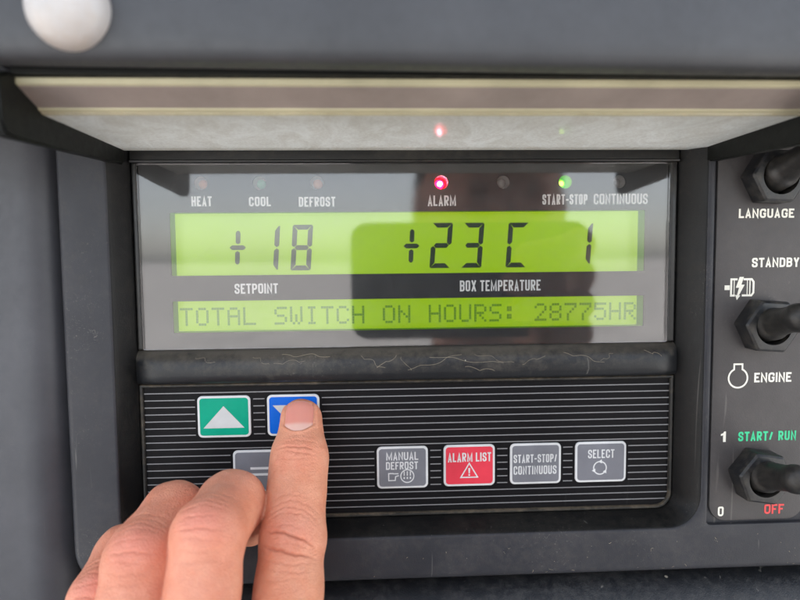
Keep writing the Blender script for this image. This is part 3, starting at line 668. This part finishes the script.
# outer flanges of the cover beyond the rims
for x0, x1 in ((-150, -73.6), (101.2, 190)):
    bm = bmesh.new(); box(bm, x0, x1, 9.5, 56.0, 39.5, 43.5); bmesh.ops.bevel(bm, geom=bm.edges[:], offset=0.0006, segments=2, affect='EDGES')
    obj('flange', bm, M['lidframe'], cover, smooth=40)
bm = bmesh.new()   # clouded sheet, a thin plate
sweep_x(bm, [(2.9, 31.6), (44.6, 31.6), (46.0, 31.75), (46.4, 32.6), (46.0, 33.4), (2.9, 33.4)], -70.2, 97.7, 1)
win = obj('window_sheet', bm, M['sheet'], cover, smooth=40)
win.data.materials.append(M['sheet_top'])        # the haze sits on the inner face, the upper face is still clear
for f in win.data.polygons:
    if f.normal.z > 0.5: f.material_index = 1
bm = bmesh.new(); sweep_x(bm, [(46.5, 32.3), (54.2, 35.1), (54.2, 36.4), (46.5, 34.0)], -70.2, 97.7); obj('sheet_edge', bm, M['sheet_edge'], cover)
bm = bmesh.new(); sweep_x(bm, [(45.2, 31.55), (47.3, 32.3), (47.3, 33.2), (46.5, 33.2), (45.2, 31.72)], -70.2, 97.7); obj('edge_strip', bm, M['yellow_edge'], win)
bm = bmesh.new(); sweep_x(bm, [(54.3, 35.2), (55.0, 35.45), (55.0, 36.6), (54.3, 36.5)], -70.2, 97.7); obj('edge_strip', bm, M['yellow_edge'], win)
bm = bmesh.new(); box(bm, -70.2, 97.7, 49.0, 56.3, 36.9, 41.0); obj('gap_blocker', bm, M['rim'], cover)  # added black strip: darkens the gap and blocks light leaking from above
bm = bmesh.new()
lathe(bm, [(7.3, 0), (7.4, .8), (7.3, 1.8)] + [(7.2 * math.cos(math.radians(a)), 2.0 + 4.6 * math.sin(math.radians(a))) for a in (10, 22, 36, 50, 64, 76, 86, 90)], P(-54.6, 63.6, 46.0), (0, -1, 0), 40)
obj('round_knob', bm, M['knob'], cover, smooth=60)
#HANDBEGIN
# ------------------------------------------------------------------ left hand, one continuous skin from an implicit body
def smin(a, b, k):
    h = np.clip(0.5 + 0.5 * (b - a) / k, 0, 1); return b + (a - b) * h - k * h * (1 - h)
def round_cone(p, a, b, r1, r2):
    a = np.array(a, np.float32); b = np.array(b, np.float32); ba = b - a; l2 = float(ba @ ba); rr_ = r1 - r2; a2 = l2 - rr_ * rr_; il2 = 1 / l2
    pa = p - a; y = pa @ ba; z = y - l2; q = pa * np.float32(l2) - y[..., None] * ba; x2 = np.einsum('...i,...i', q, q); y2 = y * y * l2; z2 = z * z * l2
    k = np.sign(rr_) * rr_ * rr_ * x2
    d = (np.sqrt(x2 * a2 * il2) + y * rr_) * il2 - r1
    d = np.where(np.sign(z) * a2 * z2 > k, np.sqrt(x2 + z2) * il2 - r2, d)
    return np.where(np.sign(y) * a2 * y2 < k, np.sqrt(x2 + y2) * il2 - r1, d).astype(np.float32)
def ellipsoid(p, c, r):
    q = p - np.array(c, np.float32); r = np.array(r, np.float32); k0 = np.sqrt(((q / r) ** 2).sum(-1)); k1 = np.sqrt(((q / (r * r)) ** 2).sum(-1)); return (k0 * (k0 - 1) / np.maximum(k1, 1e-6)).astype(np.float32)
# joints (x, d, z, radius) in mm: fingertip, end joint, middle joint, knuckle
FING = {'index': [(-21.2, 6.8, -46.6, 6.2), (-21.0, 15.6, -55.8, 7.4), (-21.3, 29.5, -71.6, 8.0), (-21.6, 50, -94, 9.2)],
        'middle': [(-36.0, 13, -74, 6.5), (-37.3, 26, -63.2, 7.9), (-39.0, 42, -63.8, 8.2), (-39.0, 58, -92, 8.8)],
        'ring': [(-50.2, 11, -76.5, 6.2), (-52.5, 25, -66.0, 7.7), (-55.0, 40, -70.2, 8.5), (-54.2, 57, -93, 9.6)],
        'little': [(-66.0, 12, -83.5, 5.6), (-66.3, 24, -76.2, 6.2), (-66.8, 37, -81.3, 6.9), (-67.0, 51, -99, 7.8)]}
WRIST = (-44, 66, -165)
def finger_sdf(p, js, flat=True):
    t, e, m, k = js
    v = lambda q: q[:3]
    d = round_cone(p, v(t), v(e), t[3], e[3])
    d = smin(d, round_cone(p, v(e), v(m), e[3] * 1.05, m[3] * 1.04), 3.0)
    d = smin(d, round_cone(p, v(m), v(k), m[3] * 1.0, k[3]), 1.8)
    # slightly fuller middle joint and waisted bones between the joints
    return d
def hand_sdf(p):
    d = None
    for n in ('index', 'middle', 'ring', 'little'):
        f = finger_sdf(p, FING[n]); d = f if d is None else smin(d, f, 0.55)
    palm = None
    for n, off in (('index', (8, 2)), ('middle', (2, 3)), ('ring', (-3, 2)), ('little', (-7, 0))):
        k = FING[n][3]; s = round_cone(p, (k[0], k[1] + 1, k[2] - 2), (WRIST[0] + off[0] * 1.4, WRIST[1] + off[1] - 4, WRIST[2]), k[3] + .4, 12.5)
        palm = s if palm is None else smin(palm, s, 5)
    # thumb folded in below the fingers
    th = round_cone(p, (-28, 58, -138), (-16, 40, -118), 13, 10); th = smin(th, round_cone(p, (-16, 40, -118), (-24, 27, -108), 9.6, 7.6), 2.5)
    palm = smin(palm, th, 6)
    arm = round_cone(p, WRIST, (-30, 120, -300), 21, 27)
    palm = smin(palm, arm, 10)
    return smin(d, palm, 3.0)
def surface_net(fn, xs, ys, zs):
    nx, ny, nz = len(xs), len(ys), len(zs); F = np.empty((nx, ny, nz), np.float32)
    near = [np.clip(np.round((np.arange(len(a_)) - 2) / 5).astype(int), 0, len(a_[2::5]) - 1) for a_ in (xs, ys, zs)]; cs = [a_[2::5] for a_ in (xs, ys, zs)]
    Fc = fn(np.stack(np.meshgrid(*cs, indexing='ij'), -1).astype(np.float32))
    off2 = [(a_ - c_[n_]) ** 2 for a_, c_, n_ in zip((xs, ys, zs), cs, near)]
    for i0 in range(0, nx, 24):          # only the samples near the surface are evaluated in full
        sl0 = slice(i0, i0 + 24); up = Fc[np.ix_(near[0][sl0], near[1], near[2])]
        dist = np.sqrt(off2[0][sl0][:, None, None] + off2[1][None, :, None] + off2[2][None, None, :])
        mk = np.abs(up) <= dist * 1.35 + 0.8; gx, gy, gz = np.nonzero(mk); blk = up.astype(np.float32).copy()
        if len(gx): blk[mk] = fn(np.stack((xs[sl0][gx], ys[gy], zs[gz]), -1).astype(np.float32))
        F[sl0] = blk
    S = F < 0
    cnt = np.zeros((nx - 1, ny - 1, nz - 1), np.int8); corners = [(a, b, c) for a in (0, 1) for b in (0, 1) for c in (0, 1)]
    sl_ = lambda A, o: A[o[0]:o[0] + nx - 1, o[1]:o[1] + ny - 1, o[2]:o[2] + nz - 1]
    for o in corners: cnt += sl_(S, o)
    act = np.argwhere((cnt > 0) & (cnt < 8)); idx = -np.ones(cnt.shape, np.int64); idx[tuple(act.T)] = np.arange(len(act))
    axs = (xs, ys, zs); acc = np.zeros((len(act), 3)); num = np.zeros(len(act))
    def cpos(o): return np.stack([axs[k][act[:, k] + o[k]] for k in range(3)], -1)
    for ax in range(3):
        for o in corners:
            if o[ax]: continue
            o2 = list(o); o2[ax] = 1; o2 = tuple(o2)
            fa = F[act[:, 0] + o[0], act[:, 1] + o[1], act[:, 2] + o[2]]; fb = F[act[:, 0] + o2[0], act[:, 1] + o2[1], act[:, 2] + o2[2]]
            c = (fa < 0) != (fb < 0); t = np.where(c, fa / np.where(c, fa - fb, 1), 0)[:, None]
            acc += np.where(c[:, None], cpos(o) * (1 - t) + cpos(o2) * t, 0); num += c
    Vt = acc / num[:, None]; quads = []
    for ax in range(3):
        u, v_ = [(1, 2), (2, 0), (0, 1)][ax]
        A = [slice(None)] * 3; B = [slice(None)] * 3; A[ax] = slice(0, -1); B[ax] = slice(1, None)
        ch = S[tuple(A)] != S[tuple(B)]; e = np.argwhere(ch)
        ok = (e[:, u] > 0) & (e[:, v_] > 0) & (e[:, u] < idx.shape[u]) & (e[:, v_] < idx.shape[v_]); e = e[ok]
        inside = S[tuple(e.T)]; q = []
        for du, dv in ((1, 1), (0, 1), (0, 0), (1, 0)):
            c = e.copy(); c[:, u] -= du; c[:, v_] -= dv; q.append(idx[tuple(c.T)])
        q = np.stack(q, -1); q[~inside] = q[~inside][:, ::-1]; quads.append(q)
    return Vt, np.concatenate(quads)
def grad(fn, p, h=0.12):
    g = np.stack([fn(p + np.eye(3, dtype=np.float32)[k] * h) - fn(p - np.eye(3, dtype=np.float32)[k] * h) for k in range(3)], -1); return g / np.maximum(np.linalg.norm(g, axis=-1, keepdims=True), 1e-6)
fine = 0.34
xs = np.arange(-80, 8, fine); ys = np.concatenate((np.arange(-1.5, 66, fine), np.arange(66, 160, 2.2))); zs = np.concatenate((np.arange(-336, -112, 2.6), np.arange(-112, -34, fine)))
xs = np.concatenate((np.arange(-90, -80, 1.5), xs, np.arange(8, 14, 1.5)))
Vt, Q = surface_net(hand_sdf, xs, ys, zs)
Vt = Vt.astype(np.float32)
for _ in range(2):
    f_ = hand_sdf(Vt); gN = grad(hand_sdf, Vt); Vt = Vt - gN * np.clip(f_, -.4, .4)[:, None]
gN = grad(hand_sdf, Vt, 0.3)
# creases over the finger joints, in each joint's own frame: v along the bone towards the tip, u across
def frame(js, k):
    J = np.array(js[k][:3]); a = np.array(js[k - 1][:3]) - np.array(js[k + 1][:3]); a = a / np.linalg.norm(a)
    s = np.array((1.0, 0, 0)); s = s - a * (s @ a); s /= np.linalg.norm(s); n = np.cross(s, a); 
    if n[1] < 0: n = -n
    return J, a, s, n
disp = np.zeros(len(Vt)); red = np.zeros(len(Vt)); pale = np.zeros(len(Vt))
rg = np.random.RandomState(3)
def crease(fr, r, v0, curve, slope, uc, uw, depth, wid, wob=0.13):
    J, a, s, n = fr; q = Vt - J; v_ = q @ a; u_ = q @ s; w_ = q @ n
    ph = rg.rand(3) * 6
    line = v0 + curve * u_ * u_ / r + slope * u_ + wob * np.sin(u_ * 1.1 + ph[0]) + wob * .6 * np.sin(u_ * 2.7 + ph[1])
    m = np.exp(-((v_ - line) / (wid * .72)) ** 2) * np.exp(-((u_ - uc) / uw) ** 4) * (w_ > 0) * (np.abs(v_) < 15) * (np.linalg.norm(q, axis=1) < 2.2 * r)
    return depth * m
FR = {(n, k): frame(FING[n], k) for n in FING for k in (1, 2)}
Ip, Id = FR[('index', 2)], FR[('index', 1)]
for args in ((-1.2, -.10, -.28, .3, 5.2, .68, .36), (-5.4, .18, -.22, -.2, 5.6, .62, .38), (-3.2, .1, -.2, 1.5, 3.0, .14, .3), (1.0, -.2, -.1, -.5, 4.0, .13, .3),
             (4.2, -.42, -.05, 0, 6.2, .17, .35), (5.6, -.42, -.05, 0, 6.4, .20, .35), (7.2, -.40, 0, .4, 6.0, .15, .35), (8.8, -.35, 0, -.3, 5.5, .11, .35),
             (-8.0, .30, -.1, 0, 5.8, .16, .36), (-9.8, .3, -.1, .2, 5.2, .12, .36), (-11.6, .2, .1, -1, 4.0, .08, .36)):
    disp += crease(Ip, 8.0, *args)
for args in ((.6, -.02, -.07, -.3, 5.0, .42, .30), (-1.0, .10, -.12, .8, 3.8, .26, .3), (2.6, -.12, .02, 0, 4.6, .14, .3), (4.4, -.16, 0, .3, 4.2, .10, .3), (-2.8, .18, 0, -.4, 4.6, .12, .3), (6.2, -.1, 0, 0, 3.4, .06, .3)):
    disp += crease(Id, 7.5, *args)
for n, r in (('middle', 8.9), ('ring', 8.5), ('little', 7.1)):
    fr = FR[(n, 2)]
    for args in ((-2.2, .05, .02, 0, 4.8, .22, .35), (-4.2, .10, -.05, .6, 4.2, .13, .35), (0.8, -.1, .1, -.8, 3.6, .15, .35), (3.6, -.35, .05, 0, 5.6, .13, .36), (5.2, -.4, 0, 0, 5.8, .15, .36), (6.8, -.38, 0, 0, 5.6, .13, .36), (8.4, -.34, 0, 0, 5.2, .10, .36), (-6.6, .22, 0, .3, 4.8, .11, .36), (-8.6, .25, .05, 0, 4.8, .08, .4)):
        disp += crease(fr, r, *args) * 1.15
    fr = FR[(n, 1)]
    for args in ((0, -.05, 0, 0, 4.6, .2, .32), (1.6, -.1, 0, 0, 4.2, .12, .32), (-1.6, .1, 0, 0, 4.2, .12, .32)): disp += crease(fr, r * .82, *args)
for (n, k), fr in FR.items():
    q = Vt - fr[0]; rad = FING[n][k][3]
    red = np.maximum(red, np.exp(-((q @ fr[1]) / (rad * .85)) ** 2 - ((q @ fr[2]) / (rad * 1.0)) ** 2) * (q @ fr[3] > 0) * (np.linalg.norm(q, axis=1) < 2 * rad) * (1.0 if n != 'index' else .6) * (1.0 if k == 2 else .6))
red = np.maximum(red, .38 / (1 + np.exp((Vt[:, 0] + 30) / 1.5)) * (Vt[:, 2] > -112))
# fingertip flush
q = Vt - np.array(FING['index'][0][:3]); red = np.maximum(red, .45 * np.exp(-(np.linalg.norm(q, axis=1) / 8.5) ** 2))
# low swellings so that the outline is not a perfect tube
lump = 0.16 * np.sin(Vt[:, 0] * .41 + 1) * np.sin(Vt[:, 2] * .37) * np.sin(Vt[:, 1] * .33 + 2) + .07 * np.sin(Vt[:, 0] * .9 + Vt[:, 2] * .7)
# nail bed: local frame of the end bone of the index
tipP, dipP = np.array(FING['index'][0][:3]), np.array(FING['index'][1][:3])
na = (tipP - dipP) / np.linalg.norm(tipP - dipP); ns = np.array((1.0, 0, 0)); ns = ns - na * (ns @ na); ns /= np.linalg.norm(ns); nn_ = np.cross(ns, na); nn_ = nn_ if nn_[1] > 0 else -nn_
def nail_uv(q): return (q - tipP) @ ns, (q - tipP) @ na, (q - tipP) @ nn_
NW, NB, NT = 4.05, -6.6, 3.0       # half width, base and free edge along the bone
uu, vv, ww = nail_uv(Vt)
def nail_edge(u, v):               # signed distance-like: negative inside the nail outline
    base = NB - .2 + 2.4 * np.minimum(np.abs(u / NW), 1.2) ** 2.2; return np.maximum(np.maximum(np.abs(u) - NW * np.clip(1 - 0.035 * np.maximum(v - 1, 0) ** 1.6, .4, 1), base - v), v - NT)
ed = nail_edge(uu, vv); on = (ww > 0) & (np.linalg.norm(Vt - tipP, axis=1) < 14)
fold = np.where(on, 0.30 * np.exp(-((ed - 0.75) / .55) ** 2) * (vv < 3.0) - 0.42 * (1 / (1 + np.exp(ed / .12))), 0)
Vd = Vt + gN * (lump - disp + fold)[:, None]
me = bpy.data.meshes.new('left_hand')
ORG = np.array((-44.0, 60.0, -165.0))
Wv = np.stack((Vd[:, 0] - ORG[0], -(Vd[:, 1] - ORG[1]), Vd[:, 2] - ORG[2]), -1) * MM
me.vertices.add(len(Wv)); me.vertices.foreach_set('co', Wv.astype(np.float32).ravel())
me.loops.add(Q.size); me.polygons.add(len(Q)); me.loops.foreach_set('vertex_index', Q.astype(np.int32).ravel())
me.polygons.foreach_set('loop_start', np.arange(0, Q.size, 4, dtype=np.int32)); me.update(calc_edges=True); me.validate()
bm = bmesh.new(); bm.from_mesh(me); bmesh.ops.recalc_face_normals(bm, faces=bm.faces[:])
for f in bm.faces: f.smooth = True
bm.to_mesh(me); bm.free()
for nme, arr in (('flush', red), ('fold', np.clip(disp / .4, 0, 1))):
    at_ = me.attributes.new(nme, 'FLOAT', 'POINT'); at_.data.foreach_set('value', arr.astype(np.float32))
def skin_mat():
    m, t, b = new_mat('skin'); L = t.links; tc = N(t, 'ShaderNodeTexCoord'); co = tc.outputs['Object']
    n1 = N(t, 'ShaderNodeTexNoise', i_Scale=130.0, i_Detail=6, i_Roughness=0.65); L.new(co, n1.inputs['Vector'])
    n0 = N(t, 'ShaderNodeTexNoise', i_Scale=620.0, i_Detail=4, i_Roughness=0.7); L.new(co, n0.inputs['Vector'])
    rp_ = N(t, 'ShaderNodeValToRGB'); L.new(n1.outputs[0], rp_.inputs[0]); e = rp_.color_ramp.elements
    e[0].position = .3; e[0].color = (0.72, 0.272, 0.148, 1); e[1].position = .72; e[1].color = (0.83, 0.405, 0.255, 1)
    at_ = N(t, 'ShaderNodeAttribute', attribute_name='flush')
    f1 = N(t, 'ShaderNodeMath', operation='MULTIPLY'); L.new(at_.outputs['Fac'], f1.inputs[0]); f1.inputs[1].default_value = .60
    mx = N(t, 'ShaderNodeMix', data_type='RGBA'); L.new(f1.outputs[0], mx.inputs[0]); L.new(rp_.outputs[0], mx.inputs[6]); mx.inputs[7].default_value = (0.74, 0.215, 0.165, 1)
    mr = N(t, 'ShaderNodeMapRange'); L.new(n0.outputs[0], mr.inputs[0])
    for k, v in zip(range(1, 5), (0.35, .72, .0, .28)): mr.inputs[k].default_value = v
    m2 = N(t, 'ShaderNodeMix', data_type='RGBA'); L.new(mr.outputs[0], m2.inputs[0]); L.new(mx.outputs[2], m2.inputs[6]); m2.inputs[7].default_value = (0.60, 0.22, 0.15, 1)
    ac = N(t, 'ShaderNodeAttribute', attribute_name='fold'); fm = N(t, 'ShaderNodeMath', operation='MULTIPLY'); L.new(ac.outputs['Fac'], fm.inputs[0]); fm.inputs[1].default_value = .6
    m3 = N(t, 'ShaderNodeMix', data_type='RGBA'); L.new(fm.outputs[0], m3.inputs[0]); L.new(m2.outputs[2], m3.inputs[6]); m3.inputs[7].default_value = (0.50, 0.135, 0.07, 1)
    L.new(m3.outputs[2], b.inputs['Base Color'])
    b.inputs['Subsurface Weight'].default_value = 0.22; b.inputs['Subsurface Radius'].default_value = (1.0, 0.36, 0.2); b.inputs['Subsurface Scale'].default_value = 0.0014
    b.inputs['Roughness'].default_value = 0.46; b.inputs['Specular IOR Level'].default_value = 0.45
    vo = N(t, 'ShaderNodeTexVoronoi', i_Scale=1150.0, feature='DISTANCE_TO_EDGE'); 
    nd = N(t, 'ShaderNodeTexNoise', i_Scale=300.0, i_Detail=3); L.new(co, nd.inputs['Vector'])
    va = N(t, 'ShaderNodeVectorMath', operation='SCALE'); va.inputs['Scale'].default_value = 0.0022; L.new(nd.outputs['Color'], va.inputs[0])
    vb = N(t, 'ShaderNodeVectorMath', operation='ADD'); L.new(co, vb.inputs[0]); L.new(va.outputs[0], vb.inputs[1]); L.new(vb.outputs[0], vo.inputs['Vector'])
    vr = N(t, 'ShaderNodeMapRange'); L.new(vo.outputs['Distance'], vr.inputs[0])
    for k, v in zip(range(1, 5), (0, .16, 0, .5)): vr.inputs[k].default_value = v
    mp = N(t, 'ShaderNodeMapping'); mp.inputs['Scale'].default_value = (150, 420, 700); L.new(vb.outputs[0], mp.inputs[0])
    ln = N(t, 'ShaderNodeTexNoise', i_Scale=1.0, i_Detail=5, i_Roughness=.65); L.new(mp.outputs[0], ln.inputs['Vector'])
    s1 = N(t, 'ShaderNodeMath', operation='MULTIPLY_ADD'); L.new(ln.outputs[0], s1.inputs[0]); s1.inputs[1].default_value = 2.0; L.new(vr.outputs[0], s1.inputs[2])
    bp = N(t, 'ShaderNodeBump'); bp.inputs['Strength'].default_value = 0.8; bp.inputs['Distance'].default_value = 0.00018; L.new(s1.outputs[0], bp.inputs['Height']); L.new(bp.outputs[0], b.inputs['Normal'])
    return m
me.materials.append(skin_mat())
hand = bpy.data.objects.new('person', me); C.objects.link(hand); hand.location = P(*ORG)
tag(hand, 'person with bare hand, index fingertip pressing the blue key, other fingers curled', 'person')
# index nail, laid on the finger
m, t, b = new_mat('nail'); L = t.links; tc = N(t, 'ShaderNodeTexCoord'); at_ = N(t, 'ShaderNodeAttribute', attribute_name='moon')
mx = N(t, 'ShaderNodeMix', data_type='RGBA'); L.new(at_.outputs['Fac'], mx.inputs[0]); mx.inputs[6].default_value = (0.70, 0.275, 0.215, 1); mx.inputs[7].default_value = (0.80, 0.58, 0.50, 1); L.new(mx.outputs[2], b.inputs['Base Color'])
b.inputs['Roughness'].default_value = .33; b.inputs['Subsurface Weight'].default_value = .2; b.inputs['Subsurface Scale'].default_value = .001
mp = N(t, 'ShaderNodeMapping'); mp.inputs['Scale'].default_value = (1500, 60, 60); L.new(tc.outputs['Object'], mp.inputs[0]); nz_ = N(t, 'ShaderNodeTexNoise', i_Scale=1.0, i_Detail=3); L.new(mp.outputs[0], nz_.inputs['Vector'])
bp = N(t, 'ShaderNodeBump'); bp.inputs['Strength'].default_value = .25; bp.inputs['Distance'].default_value = .0001; L.new(nz_.outputs[0], bp.inputs['Height']); L.new(bp.outputs[0], b.inputs['Normal'])
nu, nv = 33, 37; U, W_ = np.meshgrid(np.linspace(-1, 1, nu), np.linspace(0, 1, nv), indexing='ij')
vtop = NT + .15 - 1.5 * np.abs(U) ** 2.6; vbot = NB - .35 + 2.7 * np.abs(U) ** 2.2; vg = vbot + (vtop - vbot) * W_
ug = U * (NW + .12) * np.clip(1 - 0.035 * np.maximum(vg - 1, 0) ** 1.6, .4, 1)
start = tipP + ug[..., None] * ns + vg[..., None] * na; hgt = np.full(ug.shape, 12.0)
for _ in range(40): 
    pts_ = (start + hgt[..., None] * nn_).astype(np.float32); hgt = hgt - 0.6 * hand_sdf(pts_)
pts_ = start + hgt[..., None] * nn_
edge = np.maximum(np.abs(U) ** 8, np.maximum((1 - W_) ** 10, 0)); gn = grad(hand_sdf, pts_.astype(np.float32), .3)
pts_ = pts_ + gn * (0.02 + .16 * (1 - edge) - .30 * edge)[..., None]
bm = bmesh.new(); gv = [[bm.verts.new(P(*[float(c) for c in pts_[i, j]])) for j in range(nv)] for i in range(nu)]
for i in range(nu - 1):
    for j in range(nv - 1): bm.faces.new((gv[i][j], gv[i + 1][j], gv[i + 1][j + 1], gv[i][j + 1]))
nail = obj('fingernail', bm, m, hand, smooth=80)
moon = np.clip(1 - (W_ - .02) / .27 + .0 - .55 * np.abs(U) ** 2.2, 0, 1); moon = np.clip(moon * 2.2, 0, 1) * .62 + .2 * np.clip((W_ - .93) / .05, 0, 1)
at_ = nail.data.attributes.new('moon', 'FLOAT', 'POINT'); at_.data.foreach_set('value', moon.astype(np.float32).ravel())
# ------------------------------------------------------------------ the smartphone taking the picture, mirrored in the display pane
phone = thing('smartphone', 'dark smartphone held level, mirrored in the display pane', 'smartphone', 60, 184, -49)
bm = bmesh.new(); slab(bm, -13, 134, -49, 22, 10.5, -191.5 * -1, 0, 0) if False else None
v = loops(bm, [(rr(-12, 133, -48, 21, 9.5, 10), 192), (rr(-13, 134, -49, 22, 10.5, 10), 191), (rr(-13, 134, -49, 22, 10.5, 10), 186), (rr(-12, 133, -48, 21, 9.5, 10), 185)])
cap(bm, v[0]); cap(bm, v[-1]); obj('phone_body', bm, M['phone'], phone, smooth=40)
bm = bmesh.new(); slab(bm, -9, 25, -13, 18, 7, 184.9, 184.0, .1) ; obj('lens_plate', bm, M['phone'], phone, smooth=40)
# the rest of the photographer stands behind the phone: it shades the panel and is mirrored in it
def person_part(name, fn, lo, hi, step, mat, attr=False):
    ax_ = [np.arange(a, b + step, step) for a, b in zip(lo, hi)]
    V_, Q_ = surface_net(fn, *ax_); V_ = V_.astype(np.float32)
    V_ = V_ - grad(fn, V_, .5) * np.clip(fn(V_), -step, step)[:, None]
    b = bmesh.new(); vs2 = [b.verts.new(P(float(x), float(d), float(z))) for x, d, z in V_]
    for q in Q_: b.faces.new([vs2[i] for i in q])
    return obj(name, b, mat, hand, smooth=75)
def jacket_sdf(p):
    q = p.copy(); q[..., 1] = (q[..., 1] - 470) * 1.35 + 470
    d = round_cone(q, (105, 470, -600), (105, 470, -345), 140, 145)
    d = smin(d, round_cone(p, (-25, 455, -215), (235, 455, -215), 60, 60), 40)
    la = smin(round_cone(p, (-40, 440, -225), (-20, 165, -396), 58, 50), round_cone(p, (-20, 165, -396), (-34, 96, -238), 48, 33), 18)
    ra = smin(round_cone(p, (250, 440, -225), (300, 330, -390), 58, 48), round_cone(p, (300, 330, -390), (132, 276, -122), 48, 33), 18)
    return smin(smin(d, la, 20), ra, 20)
def trouser_sdf(p):
    d = None
    for x in (40, 190):
        l = smin(round_cone(p, (x, 470, -640), (x + 4, 455, -1030), 96, 64), round_cone(p, (x + 4, 455, -1030), (x, 480, -1425), 64, 50), 20); d = l if d is None else smin(d, l, 30)
    return d
def head_sdf(p):
    c = (130, 480, 45)
    d = ellipsoid(p, (c[0], c[1] + 8, c[2] + 25), (76, 94, 92)); d = smin(d, ellipsoid(p, (c[0], c[1] - 18, c[2] - 28), (60, 68, 78)), 25)
    d = smin(d, round_cone(p, (c[0], c[1] - 82, c[2] + 16), (c[0], c[1] - 96, c[2] - 14), 8, 13), 8)
    for s in (-1, 1):
        d = smin(d, ellipsoid(p, (c[0] + s * 76, c[1] + 6, c[2] + 6), (9, 20, 30)), 5)
        d = np.maximum(d, -ellipsoid(p, (c[0] + s * 31, c[1] - 90, c[2] + 20), (17, 12, 10)))
        d = smin(d, ellipsoid(p, (c[0] + s * 31, c[1] - 74, c[2] + 20), (13, 11, 11)), 2)
        d = smin(d, ellipsoid(p, (c[0] + s * 16, c[1] - 79, c[2] - 44), (17, 9, 6)), 5)
    return smin(d, round_cone(p, (c[0], c[1] + 8, c[2] - 40), (110, 470, -190), 52, 58), 18)
def hair_sdf(p):
    d = ellipsoid(p, (130, 494, 78), (82, 96, 90)); cut = (480 - p[..., 1]) * .75 + 78 - p[..., 2] - 0; return np.maximum(d, cut * .8)
def right_hand_sdf(p):
    d = None
    for k, (z0, z1, xt) in enumerate(((8, 2, 92), (-11, -15, 84), (-29, -31, 88), (-45, -46, 100))):
        r = (8.4, 8.8, 8.5, 7.4)[k]
        f = smin(round_cone(p, (xt, 176.5, z1), (xt + 24, 174, (z0 + z1) / 2), r * .85, r), round_cone(p, (xt + 24, 174, (z0 + z1) / 2), (127, 187, z0), r, r * 1.1), 3)
        f = smin(f, round_cone(p, (127, 187, z0), (124, 214, -32 + z0 * .5), r * 1.1, 14), 5); d = f if d is None else smin(d, f, 1.0)
    palm = round_cone(p, (120, 216, -28), (126, 268, -100), 22, 24); palm = smin(palm, round_cone(p, (118, 214, -45), (95, 202, -30), 13, 9), 8)
    return smin(d, palm, 8)
M['jacket'] = plastic('jacket_cloth', (0.028, 0.029, 0.036), 0.85, 0.4, spec=0.2)
M['trousers'] = plastic('trouser_cloth', (0.03, 0.035, 0.05), 0.9, 0.4, spec=0.2)
M['hair'] = plastic('hair_brown', (0.035, 0.022, 0.014), 0.6, 0.8)
SK = me.materials[0]
person_part('jacket', jacket_sdf, (-130, 40, -780), (420, 640, -80), 13, M['jacket'])
person_part('trousers', trouser_sdf, (-70, 350, -1490), (300, 590, -520), 16, M['trousers'])
person_part('head', head_sdf, (20, 360, -270), (240, 600, 160), 6, SK)
person_part('hair', hair_sdf, (30, 380, -30), (240, 610, 180), 6, M['hair'])
person_part('other_hand', right_hand_sdf, (64, 155, -140), (165, 310, 30), 2.4, SK)
#HANDEND
